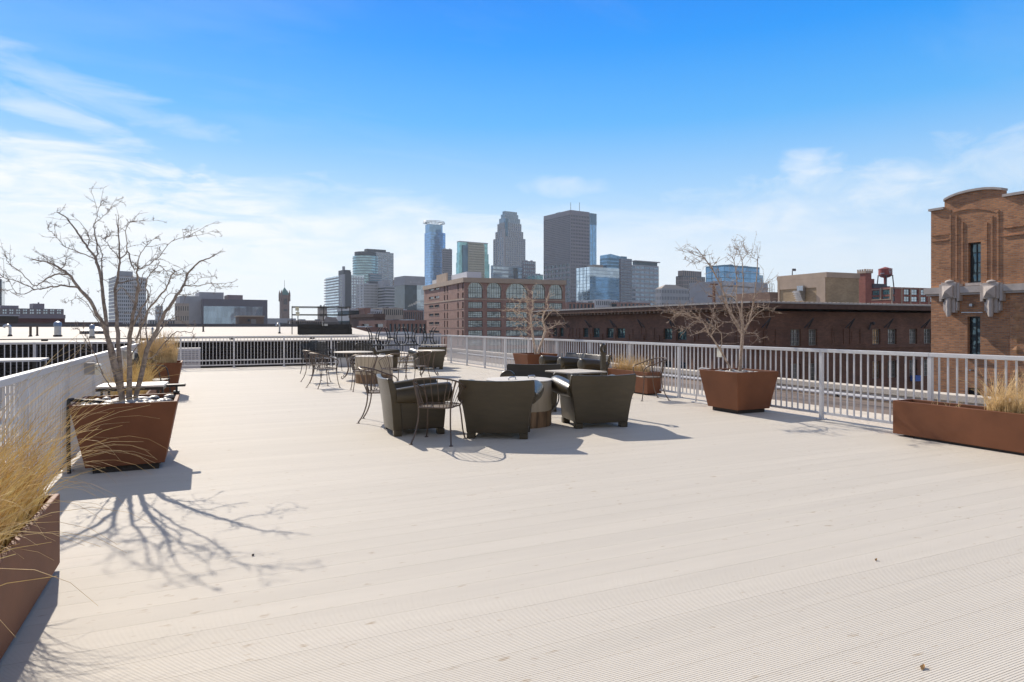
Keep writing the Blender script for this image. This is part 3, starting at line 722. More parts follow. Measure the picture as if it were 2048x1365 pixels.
# mesh-backed dark chairs at the far end
def make_mesh_chair():
    t_ = thing('mesh_chair', '', 'chair', (0,0,0), 0, 'black mesh-back chairs by the far railing')
    k = MB()
    for i in range(21): x = -.24+.024*i; k.bar((x,-.235,.46),(x,-.30,.90),.011,.004)
    for i in range(19): z = .46+.0245*i; y = -.235-.065*(i/18); k.box(-.245,.245,y-.002,y+.002,z-.0055,z+.0055)
    k.build('back_mesh', m_iron_dark, t_)
    k = MB(); k.tube(curve([(-.25,-.23,.45),(-.255,-.29,.85),(-.15,-.305,.92),(.15,-.305,.92),(.255,-.29,.85),(.25,-.23,.45)],5), .011, 6); k.build('back_frame', m_iron_dark, t_)
    k = MB()
    for i in range(-12,13): k.box(i*.02-.006,i*.02+.006,-.24,.24,.446,.45); k.box(-.24,.24,i*.02-.006,i*.02+.006,.44,.4445)
    k.build('seat', m_iron_dark, t_)
    for sx in (-1,1):
        MB().tube(curve([(sx*.23,.22,.45),(sx*.24,.25,.2),(sx*.25,.27,0)],4), .011, 6).build('leg', m_iron_dark, t_)
        MB().tube(curve([(sx*.24,-.23,.45),(sx*.24,-.25,.2),(sx*.25,-.31,0)],4), .011, 6).build('leg', m_iron_dark, t_)
        MB().tube(curve([(sx*.25,-.27,.66),(sx*.29,-.1,.68),(sx*.29,.15,.66),(sx*.26,.22,.45)],5), .011, 6).build('armrest', m_iron_dark, t_)
    return t_
mc = make_mesh_chair(); mcs = []
for u, d, fx, fy, lb in ((628,19.6,.5,-.8,'black mesh-back chair farthest from the drum tables, by the far railing'), (660,20.6,.9,.4,'black mesh-back chair behind the pair of wire chairs'),
        (690,20.2,.15,.98,'black mesh-back chair with its square back to us, beside the white box'), (722,19.6,-.1,.99,'black mesh-back chair behind the round table of the far drum'), (643,21.9,.7,-.6,'black mesh-back chair close against the far railing')):
    p = AT(u, 700, d); o = mc if not mcs else dup(mc); mcs.append(1); o.location = (p.x, p.y, 0); o.rotation_euler = (0,0,face(fx,fy)); o['label'] = lb

o = dup(mc); o.location = (-.86, 13.55, 0); o.rotation_euler = (0,0,face(.98,-.2)); o['label'] = 'black mesh-back chair between the grass trough and the upright grass planter'; o['group'] = 'black mesh-back chairs'
# ------------------------------------------------------------------ tables
def round_table(x, y, r, h, label, mat=m_top, legs=4, scroll=True):
    t_ = thing('round_table', label, 'table', (x, y, 0), 0, 'round metal tables')
    MB().lathe([(r-.01,h-.022),(r,h-.018),(r,h-.004),(r-.012,h)], (0,0), 40).build('tabletop', mat, t_)
    for i in range(legs):
        g = 2*pi*i/legs+.5; c, s_ = cos(g), sin(g)
        pts = [(r*.55,h-.024),(r*.40,h*.6),(r*.36,h*.36),(r*.5,h*.14),(r*.68,.02)]
        if scroll: pts += [(r*.76,.02),(r*.78,.06),(r*.73,.075)]
        MB().tube(curve([(a*c, a*s_, z) for a, z in pts],4), .011, 6).build('leg', m_iron, t_)
    return t_
p = AT(858, 700, 19.0); round_table(p.x, p.y, .46, .72, 'round table with scrolled legs in front of the two far armchairs')
round_table(3.66, 18.0, .52, .72, 'round table just behind the far rusty drum')
p = AT(868, 700, 22.9); round_table(p.x, p.y, .44, .76, 'round table farthest away, behind the two far armchairs')
p = G(1115, 836)
# square table behind the right armchair
sq = thing('square_table', 'square iron table with scrolled feet behind the armchair, beside a ringed post', 'table', (5.22, 8.86, 0), radians(9))
MB().box(-.34,.34,-.34,.34,.700,.722).build('tabletop', m_top, sq, bevel=.005)
for sx in (-1,1):
    for sy in (-1,1):
        MB().tube(curve([(sx*.27,sy*.27,.7),(sx*.2,sy*.2,.45),(sx*.19,sy*.19,.25),(sx*.27,sy*.27,.06),(sx*.33,sy*.33,.02),(sx*.355,sy*.355,.06),(sx*.33,sy*.33,.085)],5), .011, 6).build('leg', m_iron_dark, sq)
pt = thing('ringed_post', 'dark upright post topped by a ring beside the square table', 'post', (5.78, 8.95, 0))
MB().box(-.035,.035,-.035,.035,.03,1.0).build('shaft', m_shell, pt, bevel=.008)
MB().lathe([(.16,0),(.16,.02),(.05,.029)], (0,0), 20).build('base', m_iron_dark, pt)
k = MB(); k.tube([(.062*cos(2*pi*i/18)*cos(.5), .062*cos(2*pi*i/18)*sin(.5), 1.055+.062*sin(2*pi*i/18)) for i in range(18)], .026, 8, True); k.build('ring', m_shell, pt)
# low side table behind the tree planter
lt = thing('bistro_table', 'pale rectangular bistro table squeezed behind the largest tree planter', 'table', (-.77, 9.1, 0), radians(-3))
MB().box(-.35,.35,-.27,.27,.70,.722).build('tabletop', M('pale_laminate', (.62,.60,.57), .45, var=.05), lt, bevel=.004)
MB().box(-.345,.345,-.265,.265,.665,.6985).build('apron', m_iron_dark, lt)
for sx in (-1,1):
    for sy in (-1,1): MB().tube([(sx*.29,sy*.22,.664),(sx*.29,sy*.22,.0)], .014, 6).build('leg', m_iron_dark, lt)

# ------------------------------------------------------------------ drum fire tables
m_drum, t, b = new_mat('rusty_beige_drum')
tcn = node(t, 'ShaderNodeTexCoord'); sp = node(t, 'ShaderNodeSeparateXYZ'); t.links.new(tcn.outputs['Object'], sp.inputs[0])
nz = node(t, 'ShaderNodeTexNoise', Scale=5.0, Detail=8.0, Roughness=.65); t.links.new(tcn.outputs['Object'], nz.inputs['Vector'])
mp = node(t, 'ShaderNodeMapping'); mp.inputs['Scale'].default_value = (9,9,1.2); t.links.new(tcn.outputs['Object'], mp.inputs[0])
ns = node(t, 'ShaderNodeTexNoise', Scale=2.0, Detail=6.0); t.links.new(mp.outputs[0], ns.inputs['Vector'])
zr = tm('ADD', sp.outputs['Z'], tm('MULTIPLY', tm('SUBTRACT', nz.outputs['Fac'], .5), .05))
rust = tm('LESS_THAN', zr, .225)
c1 = node(t, 'ShaderNodeValToRGB'); c1.color_ramp.elements[0].color = (.36,.29,.20,1); c1.color_ramp.elements[1].color = (.54,.46,.345,1); t.links.new(ns.outputs['Fac'], c1.inputs[0])
c2 = node(t, 'ShaderNodeValToRGB'); c2.color_ramp.elements[0].color = (.10,.06,.03,1); c2.color_ramp.elements[1].color = (.36,.22,.12,1); c2.color_ramp.elements[0].position=.35; c2.color_ramp.elements[1].position=.68; t.links.new(ns.outputs['Fac'], c2.inputs[0])
mx = node(t, 'ShaderNodeMix', data_type='RGBA'); t.links.new(rust, mx.inputs['Factor']); t.links.new(c1.outputs[0], mx.inputs['A']); t.links.new(c2.outputs[0], mx.inputs['B'])
t.links.new(mx.outputs['Result'], b.inputs['Base Color']); b.inputs['Roughness'].default_value = .6
m_lid = M('pale_drum_lid', (.62,.58,.52), .5, var=.08)
def drum(x, y, r, h, label):
    t_ = thing('drum_fire_table', label, 'fire table', (x, y, 0), .4, 'rust-stained drum fire tables')
    MB().lathe([(r-.004,0),(r,.01),(r,h-.03),(r-.01,h-.022)], (0,0), 48).build('drum', m_drum, t_)
    l = MB().lathe([(r+.008,h-.021),(r+.012,h-.015),(r+.012,h-.004),(r*.9,h),(.01,h+.004)], (0,0), 48).build('lid', m_lid, t_)
    for sx in (-1,1):
        MB().tube(curve([(sx*r*.45-.07,-.06,h+.002),(sx*r*.45-.06,-.06,h+.035),(sx*r*.45+.06,-.06,h+.035),(sx*r*.45+.07,-.06,h+.002)],4), .008, 6).build('handle', m_galv, l)
    return t_
drum(4.12, 8.60, .47, .655, 'near beige drum fire table with brown rusted foot amid the dark armchairs')
drum(3.86, 16.45, .46, .67, 'far beige drum fire table with orange rusted foot behind two wire chairs')

# long table with upturned chairs
lg = thing('long_table', 'long dark table carrying four upturned chairs by the far railing', 'table', (0,0,0))
p0 = AT(741, 690, 23.2); p1 = AT(872, 690, 23.0); c = (p0+p1)/2; L = (Vector((p1.x,p1.y))-Vector((p0.x,p0.y))).length
ang = atan2(p1.y-p0.y, p1.x-p0.x); lg.location = (c.x, min(c.y, 23.3), 0); lg.rotation_euler = (0,0,0)
Lx = L*.93; TH = .76
MB().box(-Lx/2,Lx/2,-.38,.38,TH-.03,TH).build('tabletop', m_iron_dark, lg, bevel=.006)
for sx in (-1,1):
    for sy in (-1,1): MB().tube(curve([(sx*Lx*.44,sy*.3,TH-.03),(sx*Lx*.42,sy*.26,.4),(sx*Lx*.45,sy*.32,0)],4), .018, 6).build('leg', m_iron_dark, lg)
def make_up():
    t_ = thing('upturned_chair', '', 'chair', (0,0,0), 0, 'chairs upturned on the long table')
    for sy in (-.17,.17):
        for sx in (-1,1):
            MB().tube(curve([(sx*.20,sy,.02),(sx*.15,sy,.09),(sx*.115,sy,.20),(sx*.12,sy,.34),(sx*.165,sy,.48),(sx*.245,sy,.60)],5), .018, 6).build('leg', m_iron_dark, t_)
    k = MB()
    for sy in (-.17,.17): k.bar((-.115,sy,.235),(.115,sy,.235),.024,.03)
    for sx in (-1,1): k.bar((sx*.113,-.17,.22),(sx*.113,.17,.22),.02,.02)
    k.build('stretcher', m_iron_dark, t_)
    MB().box(-.23,.23,-.22,.22,0,.022).build('seat', m_iron_dark, t_)
    k = MB(); k.tube(curve([(-.2,-.225,.01),(-.21,-.26,-.2),(-.1,-.29,-.36),(.1,-.29,-.36),(.21,-.26,-.2),(.2,-.225,.01)],5), .012, 6)
    for i in range(-3,4): k.tube([(i*.05,-.228,.01),(i*.05,-.29,-.355)], .006, 5)
    return t_
up = make_up(); ups = []
for i, lb in enumerate(('upturned dark chair at the end of the long table beside the rooftop hatch', 'upturned dark chair on the long table, next to the end one by the hatch', 'upturned dark chair on the long table, next to the end one by the armchairs', 'upturned dark chair at the end of the long table behind the far armchairs')):
    o = up if not ups else dup(up); ups.append(1)
    tt, dd = ALONG(748+i*36.2, (lg.location.x, lg.location.y), (1,0)); o.location = (lg.location.x+tt, lg.location.y, TH+.001); o['label'] = lb
p = G(685, 733); wb = thing('storage_box', 'small white lidded box on the deck under the far mesh chairs', 'box', (p.x, min(p.y,23.4), 0))
MB().box(-.24,.24,-.2,.2,0,.27).build('box', m_white, wb, bevel=.02); MB().box(-.255,.255,-.215,.215,.272,.31).build('lid', m_white, wb, bevel=.015)

# small things
cl = thing('clip_lamp', 'small black clip-on lamp on the rim of the largest tree planter', 'lamp', (-.275, 8.12, .682))
MB().box(-.03,.03,-.05,.05,0,.025).build('clip', m_blackplastic, cl, bevel=.004); MB().tube([(0,0,.026),(.0,0,.07)], .012, 8).build('stem', m_blackplastic, cl)
MB().box(-.10,.09,-.045,.045,.072,.10).build('head', m_blackplastic, cl, bevel=.008)
hs_ = thing('drip_hose', 'black drip hose bent over the rim of the largest tree planter', 'hose', (-1.13, 7.6, 0))
MB().tube(curve([(.25,-.1,.68),(.08,-.12,.70),(-.02,-.15,.715),(-.035,-.16,.66),(-.035,-.17,.3),(-.03,-.16,.02)],6), .018, 8).build('hose', m_blackplastic, hs_)
p = G(345, 806); 
bl = thing('blue_bin', 'blue plastic drum standing behind the upright grass planter', 'bin', (-.80, 19.1, 0))
MB().lathe([(.10,0),(.11,.02),(.115,.5),(.11,.55),(.12,.57),(.12,.94),(.11,.96)], (0,0), 20).build('barrel', M('blue_plastic', (.04,.12,.30), .4), bl); MB().lathe([(.115,.962),(.115,.98),(.02,.99)], (0,0), 20).build('lid', m_white, bl)
fr = thing('folding_frame', 'white folding metal frame leaning at the railing behind the tree planter', 'frame', (8.25, 9.35, 0), radians(4))
k = MB(); k.tube(curve([(-.02,.25,.0),(-.02,.2,.4),(-.02,.18,.62),(.0,.0,.64),(.0,-.15,.62)],4), .014, 6); k.tube([(-.05,.32,.012),(-.02,-.42,.012)], .014, 6); k.tube([(0,.1,.63),(.02,-.05,.3),(.02,-.25,.02)], .013, 6)
k.build('frame', m_white, fr)
for u, v, lb in ((1845,1338,'dry brown leaf lying on the deck in the near corner of the photo'), (506,1112,'tiny black pebble alone on the bare near deck'), (1752,1122,'thin brown leaf scrap on the deck, midway to the near trough')):
    p = G(u, v); t_ = MB()
    if 'pebble' in lb: t_.blob((0,0,.006), .008,.008,.006, 8, 5); o = t_.build('pebble', m_dark, loc=(p.x,p.y,0)); tag(o, lb, 'pebble')
    else:
        s_ = .6 if 'near corner' in lb else .4
        vs = [(-.035*s_,0,.004),(-.01*s_,.014*s_,.012),(.02*s_,.01*s_,.006),(.04*s_,0,.012),(.02*s_,-.012*s_,.014),(-.01*s_,-.013*s_,.005)]
        t_.add(vs+[(x,y,z-.0015) for x,y,z in vs], [(0,1,2,3,4,5),(11,10,9,8,7,6)]+[(i,(i+1)%6,(i+1)%6+6,i+6) for i in range(6)])
        o = t_.build('dry_leaf', M('dry_leaf', (.33,.19,.07), .8), loc=(p.x,p.y,0)); o.rotation_euler=(0,0,.4); tag(o, lb, 'leaf')

# tag on the railing
tg = thing('notice_plate', 'small blank white plate wired to the railing behind the leaning tree stem', 'plate', (8.485, 9.28, .93)); MB().box(-.004,.004,-.06,.06,-.08,.08).build('plate', m_cream, tg)

# ------------------------------------------------------------------ buildings
GZ = -24.0
class Bld:
    def __init__(s, name, label, u0, uc, u1, vt, d, th=8, cat='building', group=None):
        p = AT(uc, VH, d); s.C = Vector((p.x, p.y)); s.d = d; th = radians(th)
        s.a = Vector((cos(th), sin(th))); s.b = Vector((-sin(th), cos(th)))
        s.root = thing(name, label, cat, (p.x, p.y, GZ), th, group)
        s.w = ALONG(u1, s.C, s.a)[0]; s.l = ALONG(u0, s.C, s.b)[0] if u0 < uc-.5 else 20
        if s.l < 3: s.l = 20
        s.h = ZAT(vt, d)-GZ
    def R(s, u): return ALONG(u, s.C, s.a)[0]
    def L(s, u): return ALONG(u, s.C, s.b)[0]
    def z(s, v, u=None, face='R'):
        d = s.d if u is None else ALONG(u, s.C, s.a if face == 'R' else s.b)[1]
        return ZAT(v, d)-GZ
    def box(s, name, mat, x0, x1, y0, y1, z0, z1, parent=None, bevel=0): return MB().box(x0,x1,y0,y1,z0,z1).build(name, mat, parent or s.root, bevel=bevel)
def fbox(m, f, a0, a1, z0, z1, d0, d1):
    return m.box(a0, a1, d0, d1, z0, z1) if f == 'R' else m.box(d0, d1, a0, a1, z0, z1)
def grid(b, mat, x0, w, y0, l, z0, z1, nf, nx, ny, band=.35, pier=.25, p=.35, name='cladding', faces='RL', top=0, bay0=True):
    m = MB(); fh = (z1-z0)/nf
    for f, o, L, n in (('R', x0, w, nx), ('L', y0, l, ny)):
        if f not in faces or L <= 0: continue
        off = y0 if f == 'R' else x0
        s0 = o-p if f == 'R' else o+.06
        if band > 0:
            for i in range(nf): fbox(m, f, s0, o+L, z0+i*fh, z0+(i+band)*fh, off-p, off+.05)
            fbox(m, f, s0, o+L, z1, z1+top+.01, off-p-.04, off+.05) if top else None
        if pier > 0 and n:
            bw = L/n
            for i in range(n+1):
                c = o+i*bw; a0 = max(c-pier*bw/2, s0+.01); a1 = min(c+pier*bw/2, o+L-.01)
                fbox(m, f, a0, a1, z0+.02, z1-.02, off-p-.08, off+.06)
    return m.build(name, mat, b.root)
def wallopen(m, f, A0, A1, z0, z1, ops, off, t):
    """wall sheet of thickness t with rectangular openings"""
    zs = sorted({z0, z1, *[o[2] for o in ops], *[o[3] for o in ops]}); zs = [z for z in zs if z0 <= z <= z1]
    for za, zb in zip(zs[:-1], zs[1:]):
        if zb-za < 1e-4: continue
        cut = sorted((o[0], o[1]) for o in ops if o[2] < zb-1e-4 and o[3] > za+1e-4)
        a = A0
        for c0, c1 in cut:
            if c0 > a+1e-4: fbox(m, f, a, c0, za, zb, off, off+t)
            a = max(a, c1)
        if a < A1-1e-4: fbox(m, f, a, A1, za, zb, off, off+t)
    return m
def window(root, f, a0, a1, z0, z1, off, rec, nx, nz, mf, mg, fw=.07, arch=0, sill=None, name='window'):
    m = MB(); d0, d1 = off+rec, off+rec+.10
    zt = z1
    fbox(m, f, a0+.004, a0+fw, z0+.004, zt-.004, d0, d1); fbox(m, f, a1-fw, a1-.004, z0+.004, zt-.004, d0, d1)
    fbox(m, f, a0+fw, a1-fw, z0+.004, z0+fw, d0, d1); fbox(m, f, a0+fw, a1-fw, zt-fw, zt-.004, d0, d1)
    for i in range(1, nx): c = a0+(a1-a0)*i/nx; fbox(m, f, c-fw*.3, c+fw*.3, z0+fw, zt-fw, d0+.01, d1-.01)
    for i in range(1, nz): c = z0+(zt-z0)*i/nz; fbox(m, f, a0+fw, a1-fw, c-fw*.3, c+fw*.3, d0+.015, d1-.015)
    o = m.build(name, mf, root)
    q = MB(); fbox(q, f, a0+.01, a1-.01, z0+.01, z1-.01, d0+.055, d0+.075); q.build('pane', mg, o)
    if sill: q = MB(); fbox(q, f, a0-.1, a1+.1, z0-.16, z0-.002, off-.10, off+.02); q.build('sill', sill, o)
    return o

m_gblue = glass('blue_mirror_glass', (.17,.32,.50)); m_gteal = glass('teal_mirror_glass', (.20,.42,.46)); m_gdark = glass('dark_glass', (.055,.075,.10), metal=.6)
m_gpale = glass('pale_sky_glass', (.52,.64,.74), wob=.06); m_gmid = glass('grey_blue_glass', (.22,.29,.37)); m_gnavy = glass('navy_glass', (.07,.14,.22), metal=.7)
m_cw = M('white_precast', (.50,.51,.54), .8, var=.06, vs=.3); m_cg = M('grey_precast', (.37,.375,.41), .8, var=.08, vs=.3)
m_cp = M('mauve_granite', (.225,.20,.235), .6, var=.08, vs=.3); m_cb = M('brown_granite', (.25,.185,.165), .65, var=.08, vs=.3); m_cs = M('sandstone_cladding', (.42,.36,.31), .8, var=.1, vs=.3)
m_charc = M('charcoal_panels', (.075,.075,.09), .6, var=.1, vs=.3); m_steel = M('steel_mullions', (.30,.34,.39), .4, metal=.3, var=.05)
m_cream2 = M('cream_reflection', (.52,.48,.37), .8, var=.08, vs=.3)  # painted reflection of a cream building on the teal tower
m_redbrick = brick('red_brick', (.29,.155,.135), (.24,.125,.11), (.25,.18,.15), .8, .25, .03, .2)
m_darkbrick = brick('dark_purple_brick', (.13,.075,.06), (.10,.055,.045), (.12,.09,.075), .6, .22, .025, .2)
m_rosebrick = brick('rose_brick', (.30,.155,.125), (.25,.125,.10), (.27,.19,.16), .6, .22, .03, .2, var=.15)
m_tanb = brick('tan_brick', (.42,.31,.19), (.33,.24,.145), (.36,.29,.21), .35, .11, .015, .3)
SK = 'downtown skyline buildings'
def simple(name, label, u0, uc, u1, vt, d, glassm, clad, nf, nx, ny, band=.4, pier=.3, th=8, group=SK, p=.3, top=1.5, cat='building'):
    b = Bld(name, label, u0, uc, u1, vt, d, th, cat, group)
    b.box('glazed_core', glassm, 0, b.w, 0, b.l, 0, b.h-.3)
    grid(b, clad, 0, b.w, 0, b.l, 0, b.h-top, nf, nx, ny, band, pier, p, top=top)
    b.box('roof', m_cg, .4, b.w-.4, .4, b.l-.4, b.h-.29, b.h-.1)
    rq = random.Random(name); s_ = d/F
    for k_ in range(2):
        x = b.w*(.15+.5*k_+rq.uniform(0,.12)); b.box('rooftop_unit', rq.choice((m_cg, m_charc, m_steel)), x, x+b.w*rq.uniform(.08,.2), 2+k_, min(b.l-.5, 7+k_), b.h-.09, b.h+s_*rq.uniform(1.2,2.6))
    return b
# 1 balcony apartments
b = Bld('apartment_tower', 'apartment tower with stacked white balconies and a dark central slab', 651, 688, 728, 549, 700, 8, 'building', SK)
b.box('glazed_core', m_gpale, 0, b.w, 0, b.l, 0, b.h-.3)
m = MB(); nfl = 26; fh = b.h/nfl
for i in range(nfl): m.box(-1.3, .05, b.L(677)+.2, b.l+1.0, i*fh, i*fh+1.1)
m.build('balcony_slabs', m_cw, b.root)
m = MB(); m.box(-.5, b.R(690), -.5, b.L(678), 0, b.h); m.build('pier', m_cg, b.root)
m = MB()
for i in range(nfl-1): m.box(-.55,-.45, b.L(684.5), b.L(681), i*fh+1.2, i*fh+3)
m.build('pier_windows', m_gdark, b.root)
b.box('dark_slab', m_charc, b.R(690)+.02, b.R(702), -.6, .05, 0, b.h+3)
grid(b, m_cw, b.R(702), b.w-b.R(702), 0, 0, 0, b.h-2, nfl, 5, 0, .4, .35, .4, 'bay_cladding', faces='R')
b.box('penthouse', m_charc, b.R(689), b.R(703), 3, 20, b.h-.29, b.h+5); b.box('mast_block', m_cg, b.R(690), b.R(694), 6, 9, b.h+5.01, b.h+9)
# 2 rounded glass tower
p = AT(731, VH, 900); rt = thing('rounded_tower', 'rounded teal glass tower with a dark crown cap', 'building', (p.x, p.y, GZ), 0, SK)
r = 25*900/F; H = ZAT(514, 900)-GZ
MB().lathe([(r,0),(r,H)], (0,0), 48).build('glazed_drum', glass('rounded_teal_glass', (.28,.43,.49)), rt)
m = MB(); 
for i in range(34): z = i*H/34; m.lathe([(r+.25,z),(r+.25,z+1.3)], (0,0), 48)
m.build('floor_bands', M('teal_spandrel', (.25,.33,.36), .5), rt)
MB().lathe([(r*.86,H+.02),(r*.86,ZAT(505.5,900)-GZ)], (0,0), 40).build('crown_cap', m_charc, rt)
b = simple('stepped_annex', 'low stepped glass annex with dark horizontal bands beside the rounded teal tower', 740, 741, 764, 548, 880, m_gnavy, m_cg, 30, 0, 0, .45, 0)
# 3 white grid tower
b = simple('office_tower', 'white gridded office tower with a flat dark cap behind the rounded teal tower', 735, 741, 787, 504, 950, m_gmid, m_cw, 40, 4, 3, .5, .12)
b.box('dark_cap', m_charc, -5, b.R(773), 2, b.l, b.h+.02, b.z(498))
# 4
b = simple('office_block', 'pale grey office block of tiny square windows under a dark roof strip', 726, 728, 770, 567, 650, m_gdark, m_cw, 24, 16, 2, .5, .55)
b.box('roof_strip', m_charc, b.R(740), b.R(766), 2, 10, b.h, b.h+2.5)
b = simple('banded_block', 'grey office block striped with dark ribbon windows next to the tiny-windowed block', 769, 771, 798, 572, 640, m_gdark, m_cg, 22, 0, 0, .55, 0)
b.box('upper_setback', m_cg, 0, b.R(785), 6, 20, b.h+.01, b.z(560))
b = simple('brown_tower', 'plain brown slab building peeking out between the banded block and the logo block', 786, 788, 812, 560, 820, m_gdark, m_cb, 22, 8, 2, .6, .6)
# 6 logo block
b = Bld('logo_block', 'grey block with a pale lettered panel over dark glass, left of the arched brick building', 806, 809, 850, 552, 500, 8, 'building', SK)
b.box('upper_wall', m_cg, 0, b.w, 0, b.l, b.z(570), b.h); b.box('dark_glass', m_gdark, .3, b.R(834), .3, b.l, 0, b.z(570)-.02)
b.box('pale_glass', m_gpale, b.R(834)+.02, b.w, .2, b.l, 0, b.z(570)-.03)
m = MB()
for i in range(6): m.box(b.R(835)+i*1.0, b.R(835)+i*1.0+.15, .02, .19, 0, b.z(571))
for i in range(12): m.box(b.R(834)+.1, b.w, .05, .19, i*4, i*4+.3)
m.build('mullions', m_steel, b.root)
m = MB()
for i, wd in enumerate((1.0,.6,.9,.5,.9,.7,1.0,.6)): m.box(b.R(820)+i*1.15, b.R(820)+i*1.15+wd*.8, -.12, -.02, b.z(566), b.z(563 if i % 3 else 562))
m.build('sign_letters', m_cw, b.root)
# 7 blue tower with ring crown
b = Bld('blue_tower', 'slender blue glass tower wearing an open ring crown', 849, 861, 895, 464, 1300, 8, 'building', SK)
r = (b.w)*.5
m = MB(); ch = r*.55
poly = [(0,0),(b.w-ch,0),(b.w-ch*.3,ch*.3),(b.w,ch),(b.w,b.l),(0,b.l)]
def pr(poly, z0, z1):
    n = len(poly); return MB().add([(x,y,z0) for x,y in poly]+[(x,y,z1) for x,y in poly], [tuple(range(n-1,-1,-1)), tuple(range(n,2*n))]+[(i,(i+1)%n,(i+1)%n+n,i+n) for i in range(n)])
pr(poly, 0, b.h).build('glazed_shaft', glass('tower_blue_glass', (.16,.33,.60)), b.root)
up_ = [(b.L(855)*0-1.0, 2),(b.R(884),2),(b.R(888),6),(b.R(888),b.l*.8),(-1.0,b.l*.8)]
pr(up_, b.h+.02, b.z(448)).build('upper_shaft', m_gblue, b.root)
m = MB()
for i in range(42): z = i*b.h/42; pr([(x + (.2 if x > 5 else -.2), y-.2) for x, y in poly], z, z+.5) and m.add(*(lambda q: (q.v, q.f))(pr([(x + (.2 if x > 5 else -.2), y-.2) for x, y in poly], z, z+.6)))
m.build('floor_lines', m_gnavy, b.root)
m = MB(); cx, cy = b.R(873), b.l*.4; rx = b.R(893)-cx
m.tube([(cx+rx*cos(2*pi*i/30), cy+rx*.8*sin(2*pi*i/30), b.z(444.5)) for i in range(30)], .8, 5, True)
m.tube([(cx+rx*.95*cos(2*pi*i/30), cy+rx*.75*sin(2*pi*i/30), b.z(441.5)) for i in range(30)], .5, 5, True)
for i in range(14): g = 2*pi*i/14; m.tube([(cx+rx*.55*cos(g), cy+rx*.4*sin(g), b.z(448)), (cx+rx*.97*cos(g), cy+rx*.77*sin(g), b.z(442))], .45, 4)
m.build('crown_ring', m_steel, b.root)
# 8
b = simple('striped_tower', 'mauve striped slab half hiding the foot of the blue ring-crowned tower', 884, 886, 904, 498, 1150, m_gdark, m_cp, 40, 7, 2, .45, .5)
# 9 teal tower; cream grid and infill are a reflection built as solid parts
b = Bld('teal_tower', 'stepped teal glass tower with a reflected cream building modelled on its front', 912, 918, 979, 484, 1000, 8, 'building', SK)
z1 = b.z(505); z2 = b.z(525)
b.box('lower_shaft', m_gteal, 0, b.w, 0, b.l, 0, z2); b.box('middle_shaft', m_gteal, b.R(919), b.R(977.5), .5, b.l, z2+.01, z1); b.box('upper_shaft', glass('teal_top_glass', (.24,.50,.55)), b.R(920), b.R(976), 1, b.l, z1+.01, b.h)
b.box('roof_rim', m_steel, b.R(919.5), b.R(976.5), .6, b.l, b.h+.01, b.h+1.5)
nf = 24; m = MB(); x0, x1 = b.R(936), b.R(967); fh = (b.z(486)-60)/nf; nx = 13
for i in range(nf+1): m.box(x0, x1, -2.2, .9, 60+i*fh, 60+i*fh+fh*.45)
for i in range(nx+1): c = x0+(x1-x0)*i/nx; m.box(c-.5, c+.5, -2.3, .9, 60, b.z(487))
m.build('reflected_grid', m_cream2, b.root); b.box('reflected_infill', m_charc, x0, x1, -1.0, .8, 60, b.z(488))
b.box('navy_strip', m_gnavy, b.R(925), b.R(936)-.75, -1.2, .8, 0, b.z(490))
# 10 stepped art-deco style tower
b = Bld('stepped_tower', 'tall tapering stone tower stepping in towards a glass top, tallest of the pale ones', 987, 1008, 1050.5, 475, 1220, 8, 'building', SK)
m_stone = M('pale_rose_stone', (.38,.36,.385), .75, var=.08, vs=.3); m_gst = glass('stepped_tower_glass', (.20,.27,.36))
zs = [b.z(v) for v in (475,461,445,435,427,421)]
steps = [(987,1050.5),(990,1047),(993,1044),(995.5,1042),(998,1039),(1000.4,1037)]
z0 = 0
for i, ((ua, ub), zt) in enumerate(zip(steps, zs)):
    ins = (b.w-b.R(ub)); insl = b.l-b.L(ua)
    x0, x1, y0, y1 = ins*.35, b.w-ins, ins*.35, b.l-max(insl,0)
    b.box('glazed_tier', m_gst, x0, x1, y0, y1, z0+(.01 if i else 0), zt)
    if i < 3:
        grid(b, m_stone, x0, x1-x0, y0, y1-y0, z0+.1, zt-.1, max(2, int((zt-z0)/4)), 12-i*2, 5, .25, .45, .6, 'stone_piers')
    else:
        grid(b, m_steel, x0, x1-x0, y0, y1-y0, z0+.1, zt-.1, max(1,int((zt-z0)/8)), 8, 4, .15, .08, .3, 'roof_fins')
    z0 = zt
b.box('central_notch', m_gnavy, b.R(1010.5), b.R(1015), -1.2, 4, b.z(472), b.z(437)); b.box('notch_shaft', m_stone, b.R(1008), b.R(1010), -.9, 3, 0, b.z(458))
# 11 podium
b = simple('glass_podium_block', 'broad pale glass office block standing before the tapering stone tower', 982, 986, 1046, 531, 900, m_gpale, m_steel, 20, 24, 2, .35, .16, p=.2)
b.box('dark_slot', m_charc, b.R(1027), b.R(1035), -.6, .1, b.z(556), b.z(534))
b = simple('grey_podium_block', 'grey banded block adjoining the broad pale glass block', 1044, 1047, 1071, 522, 905, m_gmid, m_cp, 22, 6, 2, .5, .3)
simple('small_glass_block', 'low teal block between the grey banded block and the great mauve tower', 1069, 1071, 1086, 549, 880, m_gteal, m_steel, 10, 6, 2, .3, .2)
